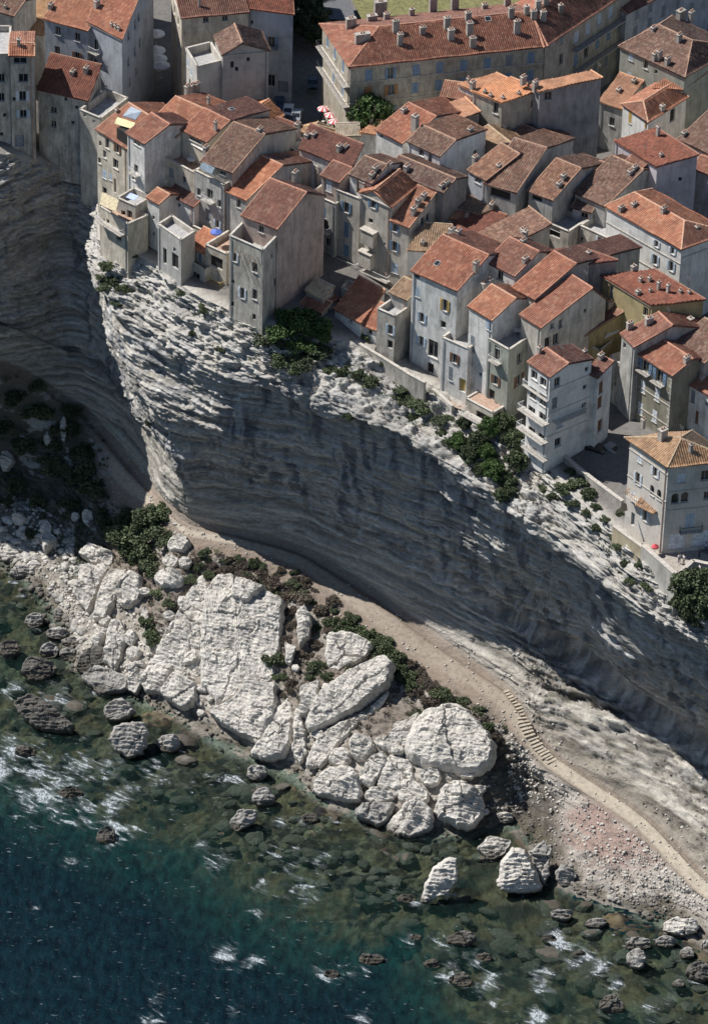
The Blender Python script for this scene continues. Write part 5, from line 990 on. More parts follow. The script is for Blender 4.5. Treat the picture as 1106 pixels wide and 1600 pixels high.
# upright rocks of the rubble beach in the bay
rock([(63,832),(70,816),(82,822),(80,838)], 'small pointed white rock at the top of the rubble beach', T=1.6, lift=.6, name='boulder', cat='boulder')
rock([(64,838),(78,833),(92,848),(70,863)], 'white wedge rock under the small pointed white rock', T=1.6, lift=.6, name='boulder', cat='boulder')
for b in ((70,675,82,698),(95,650,106,688),(130,798,148,822),(20,802,42,820),(0,704,22,736),(112,802,126,815)):
    rock(el(*b), 'pale rock in the shade', T=1.6, lift=.5, name='boulder', cat='boulder', group='pale rocks in the shaded cove')
RF = random.Random(23)
edge_hi = [(120,905),(250,930),(330,910),(480,1040),(600,1095),(700,1180),(770,1215)]; edge_lo = [(120,1000),(250,1080),(340,1140),(480,1190),(600,1262),(700,1290),(770,1290)]
for _k in range(70):
    x = RF.uniform(120, 765); y0 = np.interp(x, *zip(*edge_hi)); y1 = np.interp(x, *zip(*edge_lo)); y = RF.uniform(y0, y1); r_ = RF.uniform(5, 13)
    rock(el(x - r_, y - r_ * .75, x + r_, y + r_ * .75, 6, .3), 'small broken pale block', T=1.6, sharp=.4, lift=.35, name='limestone_block', group='broken blocks between the slabs')
# loose stones
stone_me = []
for k in range(6):
    import bmesh
    bm = bmesh.new(); bmesh.ops.create_icosphere(bm, subdivisions=2, radius=1.0)
    sd_ = Vector((k * 3.3, k * 1.7, 0))
    co = np.array([v.co for v in bm.verts]); dsp = 1 + .32 * fbm(co * .9 + k * 5.1, 2) ; dsp = np.round(dsp * 5) / 5 * .5 + dsp * .5
    for v, s_ in zip(bm.verts, dsp): v.co = v.co * float(s_); v.co.z *= .65
    me = bpy.data.meshes.new('beach_stone'); bm.to_mesh(me); bm.free(); stone_me.append(me)
def stone(px, py, r, tint, label, group):
    p = on_ground(px, py); me = stone_me[random.randrange(6)].copy() if False else stone_me[random.randrange(6)]
    o = ob('beach_stone', me, None, (p[0], p[1], p[2] + r * .15)); o.scale = (r * random.uniform(.8, 1.4), r * random.uniform(.7, 1.1), r * random.uniform(.7, 1.2)); o.rotation_euler = (random.uniform(-.3, .3), random.uniform(-.3, .3), random.uniform(0, 6.28))
    tag(o, label, 'stone', group); ROCKS.append((p[0], p[1], p[2], r * .5, 'n')); return o
for me in stone_me: me.materials.append(RK['white'])
sg = [m_.copy() for m_ in stone_me]
for m_ in sg: m_.materials.clear(); m_.materials.append(RK['grey'])
RB = random.Random(5)
for k in range(150):
    x = RB.uniform(-5, 120); y = 812 + RB.uniform(0, 75) + max(0, x - 60) * .5
    stone(x, y, RB.choice([.25, .3, .4, .55, .75]), 'white', 'loose pale stone on the rubble beach of the cove', 'loose stones of the cove')
for k in range(60):
    x = RB.uniform(95, 165); y = 925 + (x - 95) * .5 + RB.uniform(0, 70)
    stone(x, y, RB.choice([.25, .35, .5]), 'white', 'loose pale stone on the small shingle below the slabs', 'loose stones below the slabs')
for k in range(55):
    t = RB.random(); x = 40 + t * 90 + RB.uniform(-12, 12); y = 885 + t * 120 + RB.uniform(-25, 35)
    o = stone(x, y, RB.choice([.3, .45, .6, .8]), 'grey', 'rounded grey stone at the water edge of the cove', 'rounded stones at the cove edge'); o.data = sg[RB.randrange(6)]
for k in range(60):
    t = RB.random(); x = 880 + t * 190; y = 1345 + t * 85 + RB.uniform(-8, 45)
    o = stone(x, y, RB.choice([.2, .3, .4]), 'grey', 'small stone along the edge of the pink beach', 'stones along the pink beach'); o.data = (sg if RB.random() < .6 else stone_me)[RB.randrange(6)]
# ------------------------------------------------------------------ stairs and low walls
ss = [(787,1082),(800,1098),(812,1116),(821,1136),(833,1157),(846,1175),(860,1190)]
tt = np.linspace(0, 1, 7); NST = 24; pts = []
for k in range(NST):
    t = k / (NST - 1); pts.append((np.interp(t, tt, [p[0] for p in ss]), np.interp(t, tt, [p[1] for p in ss])))
g3 = [on_ground(*p) for p in pts]
TREAD = flat('step_stone', (.42, .36, .28), .95)
for k in range(NST):
    d = g3[min(k + 1, NST - 1)] - g3[max(k - 1, 0)]; d[2] = 0; d /= np.linalg.norm(d); nn = np.array([-d[1], d[0], 0]); m = MB()
    jr = random.Random(k); m.box(g3[k] + nn * jr.uniform(-.2, .2), d, nn, 0.36 + jr.uniform(-.06, .1), 1.7 + jr.uniform(-.3, .3), g3[k][2] - .5, g3[k][2] + .10 + jr.uniform(0, .08)); m.ob('step', TREAD, path_o)
def stone_wall(pxs, zt, zb, label, th=.5, name='stone_wall', mat=None, cat='wall'):
    e = empty(name); q = [P(*p, zt) for p in pxs]; e.location = q[0] * [1, 1, 0] + [0, 0, zb]; tag(e, label, cat)
    for i in range(len(q) - 1):
        d = q[i+1] - q[i]; L = np.linalg.norm(d); d /= L; nn = np.array([-d[1], d[0], 0]); m = MB()
        m.box((q[i] + q[i+1]) / 2, d, nn, L, th, zb, zt); o = m.ob('wall', mat or plaster((.46, .43, .38), .7), e); o.matrix_parent_inverse = Matrix.Translation(-e.location)
        m = MB(); m.box((q[i] + q[i+1]) / 2, d, nn, L + .02, th + .12, zt + .003, zt + .12); o = m.ob('coping', CONC, e); o.matrix_parent_inverse = Matrix.Translation(-e.location)
    return e
stone_wall([(872,704),(900,728),(930,752),(972,783)], 53.0, 45, 'rubble retaining wall along the parking yard')
stone_wall([(533,515),(560,536),(600,560),(640,585),(664,598)], 55.6, 50, 'low garden wall along the brink below the stone house', .4)
stone_wall([(1004,852),(1057,899)], 53.0, 44, 'buttressed wall under the villa terrace', .6, mat=plaster((.5, .47, .42), .4))
stone_wall([(1058,898),(1082,876),(1120,884)], 53.0, 47, 'parapet at the outer corner of the villa terrace', .5, mat=plaster((.55, .52, .47), .3))
stone_wall([(958,822),(1003,855)], 52.6, 44, 'ochre garden parapet beside the villa', .4, mat=plaster((.5, .42, .28), .3))
stone_wall([(672,603),(707,635)], 53.2, 49.5, 'low white kerb wall of the platform under the curved house', .4, mat=plaster((.6, .56, .5), .4))
def sheet(name, px, z, mat):
    m = MB(); m.poly([P(*p, z) for p in px]); o = m.ob(name, mat); o['kind'] = 'structure'; return o
sheet('terrace_paving', [(1004,852),(1057,899),(1082,876),(1125,884),(1140,840),(1000,800)], 51.9, flat('paving', (.34, .30, .26), .9))
sheet('yard_paving', [(872,704),(972,783),(1010,760),(990,690),(930,660),(880,680)], 52.2, flat('yard_asphalt', (.27, .25, .23), .95))
sheet('platform_paving', [(672,603),(707,635),(760,655),(762,620),(700,580)], 52.7, flat('platform', (.36, .28, .23), .95))
sheet('road', [(500,-10),(512,30),(556,30),(540,-20)], 65.0, flat('asphalt', (.12, .12, .125), .95))
sheet('grass_verge', [(540,-20),(566,32),(830,20),(830,-40)], 65.2, flat('dry_grass', (.16, .15, .06), .95, 0, .4))
# ------------------------------------------------------------------ shrubs and trees
def leafmat(name, a, b):
    m, n, l, bs = nodes(name); bs.inputs['Roughness'].default_value = .75
    g = N(n, 'ShaderNodeNewGeometry'); oi = N(n, 'ShaderNodeObjectInfo')
    f = noise_node(n, l, g.outputs['Position'], 1.1, 4, .6); f = math_node(n, l, 'ADD', f, math_node(n, l, 'MULTIPLY', math_node(n, l, 'SUBTRACT', g.outputs['Random Per Island'], .5), .5))
    f = math_node(n, l, 'ADD', f, math_node(n, l, 'MULTIPLY', math_node(n, l, 'SUBTRACT', oi.outputs['Random'], .5), .3))
    l.new(ramp(n, l, f, [(.25, a), (.75, b)]), bs.inputs['Base Color']); return m
LEAF = dict(dark=leafmat('leaves_dark', (.036, .05, .022), (.10, .125, .055)), green=leafmat('leaves_green', (.035, .07, .016), (.10, .165, .04)), dry=leafmat('leaves_dry', (.07, .055, .042), (.17, .135, .10)))
TRUNK = flat('bark', (.13, .10, .075), .95)
def crown_mesh(kind, k, n=1100, flat_=.75):
    r = np.random.default_rng(k + 50); lob = [(np.array([0, 0, .42]), .5)] + [(np.array([math.cos(a) * q_, math.sin(a) * q_, r.uniform(.1, .75) * flat_]), r.uniform(.2, .42)) for a, q_ in zip(r.uniform(0, 6.28, 11), r.uniform(.35, .85, 11))]
    per = np.array([q[1] ** 2 for q in lob]); idx = r.choice(len(lob), n, p=per / per.sum())
    c = np.array([lob[i][0] for i in idx]); R_ = np.array([lob[i][1] for i in idx]); d = r.normal(size=(n, 3)); d /= np.linalg.norm(d, axis=1)[:, None]
    p = c + d * (R_ * r.uniform(.55, 1.08, n))[:, None]; p[:, 2] *= flat_; p = p[p[:, 2] > -.05]; d = d[:len(p)]; n = len(p)
    a = r.normal(size=(n, 3)) * .9 + d; a /= np.linalg.norm(a, axis=1)[:, None]; t = np.cross(a, r.normal(size=(n, 3))); t /= np.linalg.norm(t, axis=1)[:, None]; b = np.cross(a, t)
    s = r.uniform(.03, .078, n)[:, None]; V = np.stack([p - t*s - b*s*.7, p + t*s - b*s*.6, p + t*s*.8 + b*s*.8, p - t*s*.7 + b*s*.7], 1).reshape(-1, 3)
    return mesh_np('crown', V, np.arange(n * 4).reshape(-1, 4), LEAF[kind])
CR = {k: [crown_mesh(k, i + 10 * j, 2300) for i in range(4)] for j, k in enumerate(LEAF)}
def stem_mesh():
    m = MB()
    for i in range(4):
        a = i * 1.6; m.tube([(0, 0, -.25), (.12 * math.cos(a), .12 * math.sin(a), .2), (.35 * math.cos(a), .35 * math.sin(a), .55)], [.05, .04, .02], 5)
    return m.mesh('stem', TRUNK)
STEM = stem_mesh()
def shrub(px, py, rpx, kind, label, group=None, name='shrub', zs=1.0, cat='shrub', pos=None):
    p = on_ground(px, py + rpx * .35) if pos is None else pos
    if group: label = label + ' ' + near(px, py)
    d = np.linalg.norm(p - CAM); r = rpx * d / FPX * 1.4
    e = empty(name, p); e.rotation_euler = (0, 0, random.uniform(0, 6.28)); e.scale = (r * random.uniform(.8, 1.15), r * random.uniform(.7, 1.1), r * zs * random.uniform(.6, 1.05)); tag(e, label, cat, group)
    ob('crown', CR[kind][random.randrange(4)], e); ob('stem', STEM, e); return e
GM = 'scrub bushes of the bluff'; GC = 'bushes along the cliff brink'; GV = 'bushes in the shaded cove'
for x, y, r in ((215,832,30),(240,800,26),(185,828,22),(250,830,24),(225,862,24),(200,850,22),(255,800,18),(240,885,18),(262,845,16),(205,805,20),(170,815,18),(228,812,24)):
    shrub(x, y, r, 'dark', 'dense dark green bush', 'dense bushes at the start of the path')
for x, y, r in ((240,985,15),(232,972,12),(265,940,12),(250,925,12),(240,1000,9),(328,1000,9),(324,948,9),(330,975,7),(430,1030,14),(440,1055,10),(428,1015,8),(495,1040,13),(510,1055,10),(485,1055,9),(552,1050,13),(543,1060,8),(520,1075,8),(540,980,17),(565,990,16),(520,972,14),(550,965,12),(600,1000,18),(590,1020,14),(620,1030,18),(612,1050,14),(640,1055,14),(650,1115,11),(700,1092,14),(722,1098,16),(742,1108,12),(663,1175,8),(641,1202,6),(690,1085,12),(735,1125,10),(760,1135,10)):
    shrub(x, y, r, 'dark', 'low dark green bush', GM)
for x, y, r in ((455,915,12),(420,910,15),(390,905,13),(470,930,14),(445,930,14),(460,955,12),(480,985,12),(495,1005,10),(485,1025,10),(455,975,10),(500,950,12),(520,935,10),(475,905,10),(570,1020,10),(650,1080,14),(670,1095,13),(640,1035,10),(675,1070,12),(480,1075,8),(300,945,8),(455,1065,8),(700,1110,12),(770,1150,10),(660,1050,9)):
    shrub(x, y, r, 'dry', 'dry purplish-brown bush', 'dry bushes of the bluff')
RS_ = random.Random(11)
for _k in range(46):
    t = RS_.random(); x = 292 + t * 185; y = 852 + t * 30 + RS_.uniform(4, 52); dk = RS_.random() < .5
    shrub(x, y, RS_.uniform(5, 11), 'dark' if dk else 'dry', 'low dark green bush' if dk else 'dry purplish-brown bush', GM if dk else 'dry bushes of the bluff')
top_e = [(300,852),(380,862),(470,892),(540,945),(600,985),(660,1040),(720,1085)]; low_e = [(300,885),(380,900),(450,985),(520,990),(590,1010),(650,1095),(720,1105)]
for _k in range(85):
    x = RS_.uniform(300, 720); y0 = np.interp(x, *zip(*top_e)) + 12; y1 = np.interp(x, *zip(*low_e)) + 8; y = RS_.uniform(y0, max(y0 + 2, y1)); dk = RS_.random() < .38
    shrub(x, y, RS_.uniform(4, 9), 'dark' if dk else 'dry', 'low dark green bush' if dk else 'dry purplish-brown bush', GM if dk else 'dry bushes of the bluff')
for x, y, r in ((448,1000,9),(470,1020,8),(462,1045,8),(452,1075,6),(470,1090,6),(440,1085,6),(585,1005,14),(605,1015,14),(628,1045,14),(640,1070,12)):
    shrub(x, y, r, 'dry' if r < 10 else 'dark', 'dry purplish-brown bush' if r < 10 else 'low dark green bush', 'dry bushes of the bluff' if r < 10 else GM)
for x, y, r, k in ((455,495,28,'green'),(435,515,22,'green'),(480,505,26,'green'),(505,515,18,'green'),(465,530,22,'green'),(420,530,18,'dark'),(445,555,20,'dark'),(480,560,18,'dark'),(500,545,16,'dark'),(460,575,14,'dark')):
    shrub(x, y, r, k, 'bright green spreading bush' if k == 'green' else 'dark olive hanging bush', 'bushes below the corner house ' + k)
for x, y, r in ((515,575,11),(535,580,12),(560,585,12),(580,595,12),(600,565,9),(545,650,9),(635,620,16),(655,632,16),(628,608,10),(645,650,10),(578,525,10),(592,545,7),(690,675,8),(705,690,12),(720,685,12),(170,415,12),(165,445,12),(180,435,14),(195,450,12),(185,470,10),(160,430,10),(210,395,8),(285,455,8),(320,480,9),(345,545,7),(300,520,7),(905,752,14),(920,770,13),(880,762,12),(862,775,10),(895,785,10),(930,790,9),(945,810,9),(955,835,8),(965,852,8),(985,905,11),(1000,880,9),(1010,915,9),(890,735,9),(850,760,8),(915,800,8),(935,825,9),(975,880,8),(968,800,7),(668,560,6),(690,655,12),(232,660,6)):
    shrub(x, y, r, 'dark', 'olive cliff bush', GC)
for x, y, r in ((20,612,20),(60,640,22),(100,662,22),(40,690,22),(90,722,22),(132,702,18),(30,755,18),(150,762,20),(112,786,14),(50,832,11),(60,600,14),(125,740,18),(60,780,16),(10,660,18),(160,800,16),(15,780,14),(85,690,18),(140,730,16),(110,640,14)):
    shrub(x, y, r, 'dark', 'dark shaded bush', GV)
def tree(px, py, rpx, kind, label, hgt=None, zs=1.5, group=None, name='broadleaf_tree', z=None):
    p = on_ground(px, py + rpx * .8) if z is None else P(px, py + rpx * .8, z); d = np.linalg.norm(p - CAM); r = rpx * d / FPX * 1.5
    e = empty(name, p); tag(e, label, 'tree', group); m = MB(); m.tube([(0, 0, -.5), (.05 * r, 0, .5 * r), (0, .08 * r, 1.1 * r)], [.10 * r, .08 * r, .04 * r], 7)
    for i in range(4):
        a = i * 1.57 + .4; m.tube([(0, 0, .5 * r), (.3 * r * math.cos(a), .3 * r * math.sin(a), .85 * r), (.55 * r * math.cos(a), .55 * r * math.sin(a), 1.15 * r)], [.05 * r, .04 * r, .02 * r], 5)
    m.ob('trunk', TRUNK, e)
    for (dx, dy, dz, s_) in ((0, 0, .75, .85), (.45, .1, .45, .6), (-.4, .2, .5, .62), (.05, -.45, .4, .62), (-.1, .35, .95, .5)):
        c = ob('crown', CR[kind][random.randrange(4)], e, (dx * r, dy * r, dz * r)); c.scale = (r * s_, r * s_, r * s_ * zs * .8); c.rotation_euler = (0, 0, random.uniform(0, 6))
    return e
for x, y, r, k in ((715,692,11,'green'),(733,712,13,'dark'),(748,690,14,'dark'),(764,668,14,'green'),(776,640,13,'dark'),(788,662,14,'dark'),(802,690,15,'dark'),(806,722,15,'dark'),(792,752,13,'dark'),(770,735,14,'green'),(782,775,10,'dark'),(724,662,9,'dark'),(760,708,12,'green'),(750,735,10,'dark'),(800,770,8,'dark')):
    tree(x, y, r, k, ('bright leafy' if k == 'green' else 'dark green') + ' small tree of the thicket, ' + ('close against the wall of the white five-storey house' if x > 785 else 'below the railed decks' if x > 745 else 'at the end under the platform'), group='trees left of the white five-storey house')
for x, y, r in ((1085,920,26),(1100,945,24),(1068,945,18),(1085,960,20)): tree(x, y, r, 'dark', 'dark green tree below the villa terrace', group='trees below the villa terrace')
e = tree(575,228,28,'green','bright green street tree in front of the long pale building', z=61)
for c_ in e.children:
    if c_.name.startswith('crown'): c_.location.z += 5.2
    else: c_.scale = (1, 1, 2.3)
for x, y, r in ((480,12,22),(500,35,18),(468,40,18),(490,58,14),(505,10,16)): tree(x, y, r, 'dark', 'dark tree beside the road behind the long pale building', group='dark trees beside the road', z=62)

# low scrub and dry tufts between the bushes: nobody could count it
def scrub(name, n, rows, keep, kinds, size, seed):
    r = np.random.default_rng(seed); Vs = []; k = 0
    si = r.integers(0, NS - 1, n * 3); rj = r.integers(rows[0], rows[1], n * 3); pts = G2[si, rj]; ok = keep(pts, si, rj); pts = pts[ok][:n]
    q = fbm(pts / 4 + seed, 2); pts = pts[q > -.25]; m = 26; N_ = len(pts)
    sz = r.uniform(.5, 1.3, N_) * size; d = r.normal(size=(N_, m, 3)) * [1, 1, .6]; d /= np.linalg.norm(d, axis=2)[..., None]; d[..., 2] = np.abs(d[..., 2])
    c = (pts[:, None] + d * (sz[:, None] * r.uniform(.3, 1, (N_, m)))[..., None]).reshape(-1, 3); M_ = len(c)
    a = r.normal(size=(M_, 3)); a /= np.linalg.norm(a, axis=1)[:, None]; t = np.cross(a, r.normal(size=(M_, 3))); t /= np.linalg.norm(t, axis=1)[:, None]; b = np.cross(a, t); s = r.uniform(.07, .16, M_)[:, None] * size * 1.6
    V = np.stack([c - t*s - b*s*.6, c + t*s - b*s*.5, c + t*s*.7 + b*s*.8, c - t*s*.6 + b*s*.6], 1).reshape(-1, 3)
    o = ob(name, mesh_np(name, V, np.arange(M_ * 4).reshape(-1, 4), LEAF[kinds])); o['kind'] = 'stuff'; o['label'] = 'low scrub tufts scattered over the slopes'
scrub('scrub', 1100, (R6 + 14, R8 - 8), lambda p, i, j: (p[:, 0] < 22) & (p[:, 0] > -42), 'dry', .55, 1)
scrub('scrub', 700, (R6 + 8, R8 - 4), lambda p, i, j: (p[:, 0] < 24) & (p[:, 0] > -60), 'dark', .5, 2)
scrub('scrub', 420, (R1 + 4, R2 - 24), lambda p, i, j: (p[:, 0] > -36) & (p[:, 0] < 60), 'dark', .45, 3)
scrub('scrub', 260, (R1 + 4, R2 - 10), lambda p, i, j: (p[:, 0] > -10) & (p[:, 0] < 60), 'dry', .45, 4)
scrub('scrub', 500, (R5, R8), lambda p, i, j: (p[:, 0] < -40), 'dark', .7, 5)
scrub('scrub', 160, (R4 + 20, R5 - 8), lambda p, i, j: (p[:, 0] > 26), 'dry', .35, 6)

# shingle too fine to pick apart
def shingle(name, n, rows, keep, mat, lo, hi, seed):
    r = np.random.default_rng(seed); si = r.integers(0, NS - 1, n * 4); rj = r.integers(rows[0], rows[1], n * 4); f = r.random((n * 4, 2))
    p = G2[si, rj] + (G2[si + 1, rj] - G2[si, rj]) * f[:, :1] + (G2[si, rj + 1] - G2[si, rj]) * f[:, 1:]; ok = keep(p); p = p[ok][:n]; n = len(p)
    base = np.array([(1,0,0),(0,1,0),(-1,0,0),(0,-1,0),(0,0,.8),(0,0,-.6),(.6,.6,.4),(-.6,-.6,.4)]); s = (lo + (hi - lo) * r.random(n) ** 3)[:, None, None]
    V = base[None, :6] * r.uniform(.6, 1.4, (n, 6, 3)) * s; a = r.uniform(0, 6.28, n); c, d = np.cos(a)[:, None], np.sin(a)[:, None]
    V = np.stack([V[..., 0] * c - V[..., 1] * d, V[..., 0] * d + V[..., 1] * c, V[..., 2]], -1) + p[:, None] + np.array([0, 0, .05])
    T = np.array([(0,1,4),(1,2,4),(2,3,4),(3,0,4),(1,0,5),(2,1,5),(3,2,5),(0,3,5)]); F = (T[None] + (np.arange(n) * 6)[:, None, None]).reshape(-1, 3)
    o = ob(name, mesh_np(name, V.reshape(-1, 3), F, mat)); o['kind'] = 'stuff'; o['label'] = 'loose shingle and rubble along the foot of the slopes'
shingle('shingle', 3500, (R6 + 8, R9 + 4), lambda p: p[:, 0] > 24, RK['white'], .06, .38, 21)
shingle('shingle', 1200, (R6 + 8, R9 + 4), lambda p: p[:, 0] > 26, RK['grey'], .06, .3, 22)
shingle('shingle', 2200, (R8 - 20, R9 + 6), lambda p: p[:, 0] < -25, RK['white'], .08, .5, 23)
shingle('shingle', 1500, (R8, R9 + 10), lambda p: p[:, 0] < 24, RK['grey'], .1, .5, 24)
shingle('shingle', 1500, (R5 - 14, R6 + 24), lambda p: p[:, 0] > -40, RK['white'], .04, .28, 25)
shingle('shingle', 160, (R4 + 15, R5), lambda p: p[:, 0] > 24, RK['white'], .06, .4, 26)

# reef: half-drowned stones on the shallow floor
rd = [m_.copy() for m_ in stone_me]
for m_ in rd: m_.materials.clear(); m_.materials.append(RK['dark'])
RR = random.Random(77)
sh = [(0,905),(60,950),(120,1060),(190,1100),(270,1140),(360,1190),(450,1225),(525,1280),(655,1325),(765,1320),(885,1400),(1058,1465),(1110,1500)]; dpth = [300,290,190,180,170,150,160,180,190,200,190,150,120]
for _k in range(210):
    x = RR.uniform(-5, 1110); y0 = np.interp(x, *zip(*sh)); w_ = np.interp(x, [q[0] for q in sh], dpth); y = y0 + w_ * RR.random() ** 1.1
    if y > 1610: continue
    d = ray(x, y); hh = BV.ray_cast(Vector(CAM), Vector(d))
    if hh[0] is None or hh[0].z > -.15: continue
    p = hh[0]; r_ = RR.choice([.5, .6, .8, 1.0, 1.3, 1.7]); zc = max(p.z, -r_ * .75 + RR.uniform(-.5, .12))
    o = ob('reef_rock', (rd if RR.random() < .6 else sg)[RR.randrange(6)], None, (p.x, p.y, zc)); o.scale = (r_ * RR.uniform(.9, 1.7), r_ * RR.uniform(.7, 1.2), r_ * RR.uniform(.7, 1.0)); o.rotation_euler = (RR.uniform(-.3, .3), RR.uniform(-.3, .3), RR.uniform(-.8, .4))
    tag(o, 'half-drowned brown reef rock ' + near(x, y), 'rock', 'reef rocks under the shallows')
    if zc > -.6 and RR.random() < .35: ROCKS.append((p.x, p.y, 0, r_, 's'))
# ------------------------------------------------------------------ sea
xs = np.concatenate([[-3000, -700, -220], np.arange(-130, 130.1, .75), [220, 700, 3000]]); ys = np.concatenate([[-3000, -900, -300], np.arange(-140, 60, .75), [140, 3000]])
XX, YY = np.meshgrid(xs, ys, indexing='ij'); nx, ny = XX.shape
dep = np.full(XX.shape, 25.0); dn = Vector((0, 0, -1))
for i in range(nx):
    if abs(xs[i]) > 135: continue
    for j in range(ny):
        y = ys[j]
        if y < -141 or y > 61: continue
        hh = BV.ray_cast(Vector((xs[i], y, 0.0)), dn)
        if hh[0] is not None: dep[i, j] = -hh[0].z
        else: dep[i, j] = 0.02 if y > -60 else 25
p3 = np.stack([XX, YY, 0 * XX], -1).reshape(-1, 3)
foam = np.zeros(XX.shape)
for x, y, z, r, mode in ROCKS:
    if mode != 's' and z > 1.2: continue
    if r < .5 or (mode == 'n'): continue
    d = np.sqrt((XX - x) ** 2 + (YY - y) ** 2); foam = np.maximum(foam, .42 * np.exp(-np.clip(d - r * .9, 0, None) / .8))
for fx, fy, fr, fs in ((20,1075,20,.9),(85,1088,26,1),(110,1100,16,.8),(30,1180,45,1),(70,1235,60,1.0),(0,1195,36,.95),(150,1262,44,.9),(200,1240,34,.7),(180,1302,30,1),(170,1195,36,.8),(240,1205,34,.7),(120,1200,40,.7),(315,1318,12,1),(340,1348,22,.9),(350,1490,22,1),(390,1502,18,1),(405,1386,15,1),(400,1430,12,.9),(458,1352,20,.9),(472,1396,28,.9),(430,1330,16,.7),(500,1345,24,.7),(512,1517,20,.9),(560,1520,20,.6),(690,1476,18,.8),(700,1520,20,.9),(760,1536,26,.8),(868,1466,24,1),(900,1490,30,1),(940,1512,26,.8),(850,1530,26,.9),(835,1590,22,1),(740,1500,20,.8),(640,1470,16,.6),(960,1542,20,.7),(1010,1585,24,.7),(280,1230,30,.5),(360,1220,24,.6),(440,1285,14,.7),(480,1280,14,.6),(610,1400,14,.7),(590,1290,12,.4),(650,1410,14,.7),(30,910,16,.8),(35,930,10,.8),(570,1595,20,.7),(245,1560,14,.9),(235,1595,18,.9),(365,1580,14,.7),(780,1570,20,.8),(110,1345,14,.7),(60,1420,12,.6),(1040,1560,20,.6)):
    c = P(fx, fy, 0); r = fr / 11.8
    d2 = ((XX - c[0]) / (r * 1.15)) ** 2 + ((YY - c[1]) / (r * 1.5)) ** 2; foam = np.maximum(foam, fs * np.exp(-d2 * .9))
foam *= np.clip(.75 + .6 * fbm(p3 / 3.0 + 3, 3).reshape(XX.shape), 0, 1.3)
foam = np.clip(foam, 0, 1)
V = p3.copy(); ii, jj = np.meshgrid(np.arange(nx - 1), np.arange(ny - 1), indexing='ij')
swell = .10 * fbm(p3 / 5.5 + 60, 3); V[:, 2] += np.where(np.abs(p3[:, 0]) < 131, swell, 0)
F = np.stack([ii*ny + jj, (ii+1)*ny + jj, (ii+1)*ny + jj + 1, ii*ny + jj + 1], -1).reshape(-1, 4)
m, n, l, b = nodes('sea_water'); n.remove(b); out = n['Material Output']
pos = N(n, 'ShaderNodeNewGeometry').outputs['Position']; ad = N(n, 'ShaderNodeAttribute', attribute_name='depth'); af = N(n, 'ShaderNodeAttribute', attribute_name='foam')
w1 = noise_node(n, l, pos, .55, 5, .6, (1.6, .7, 1)); w2 = noise_node(n, l, pos, 2.6, 4, .6, (1.5, .8, 1))
hgt = math_node(n, l, 'ADD', w1, math_node(n, l, 'MULTIPLY', w2, .35)); bp = N(n, 'ShaderNodeBump'); bp.inputs['Strength'].default_value = .8; bp.inputs['Distance'].default_value = .35; l.new(hgt, bp.inputs['Height'])
op = math_node(n, l, 'SUBTRACT', 1.0, math_node(n, l, 'POWER', 2.718, math_node(n, l, 'MULTIPLY', math_node(n, l, 'POWER', ad.outputs['Fac'], 1.35), -.085)), True)
body = ramp(n, l, math_node(n, l, 'DIVIDE', ad.outputs['Fac'], 16.0, True), [(0, (.013, .046, .036)), (.35, (.005, .031, .031)), (.8, (.002, .0115, .018))])
body = mix(n, l, body, ramp(n, l, w1, [(.35, (.35, .38, .45)), (.65, (1.7, 1.6, 1.4))]), .9, 'MULTIPLY')  # wave noise paints glints and dark troughs into the body colour
df = N(n, 'ShaderNodeBsdfDiffuse'); l.new(body, df.inputs[0]); tr = N(n, 'ShaderNodeBsdfTransparent'); tr.inputs[0].default_value = (.80, .93, .90, 1)
mx = N(n, 'ShaderNodeMixShader'); l.new(op, mx.inputs[0]); l.new(tr.outputs[0], mx.inputs[1]); l.new(df.outputs[0], mx.inputs[2])
gl = N(n, 'ShaderNodeBsdfGlossy'); gl.inputs['Roughness'].default_value = .26; l.new(bp.outputs[0], gl.inputs['Normal']); fr = N(n, 'ShaderNodeFresnel'); fr.inputs[0].default_value = 1.33; l.new(bp.outputs[0], fr.inputs['Normal'])
m2 = N(n, 'ShaderNodeMixShader'); l.new(math_node(n, l, 'MULTIPLY', fr.outputs[0], .7), m2.inputs[0]); l.new(mx.outputs[0], m2.inputs[1]); l.new(gl.outputs[0], m2.inputs[2])
fw = N(n, 'ShaderNodeBsdfDiffuse'); fw.inputs[0].default_value = (.58, .63, .66, 1)
mr_ = N(n, 'ShaderNodeMapping'); mr_.inputs['Rotation'].default_value = (0, 0, .55); l.new(pos, mr_.inputs[0]); f1 = noise_node(n, l, mr_.outputs[0], .55, 9, .60, (.55, 1.4, 1), 1.1); f2 = noise_node(n, l, pos, 2.4, 5, .6, (1.4, .7, 1), .6); f3 = noise_node(n, l, pos, .12, 3, .5)
def sm(v, a, b_):
    q = N(n, 'ShaderNodeMapRange', interpolation_type='SMOOTHSTEP'); q.inputs[1].default_value = a; q.inputs[2].default_value = b_; l.new(v, q.inputs[0]); return q.outputs[0]
fm = math_node(n, l, 'ADD', math_node(n, l, 'MULTIPLY', af.outputs['Fac'], .33), f1)
blob = math_node(n, l, 'MULTIPLY', sm(fm, .68, .80), math_node(n, l, 'ADD', .25, math_node(n, l, 'MULTIPLY', sm(f2, .38, .60), .75)))
veil = math_node(n, l, 'MULTIPLY', sm(fm, .58, .76), math_node(n, l, 'MULTIPLY', af.outputs['Fac'], .22))
st = noise_node(n, l, pos, 1.5, 4, .55, (.55, 1.7, 1), .5)
cap = math_node(n, l, 'MULTIPLY', math_node(n, l, 'MULTIPLY', sm(st, .64, .74), sm(f3, .40, .62)), .40)  # pale streaks painted as wave glints, besides small whitecaps
ff = math_node(n, l, 'MAXIMUM', math_node(n, l, 'MAXIMUM', math_node(n, l, 'MULTIPLY', blob, .72), veil), cap, True)
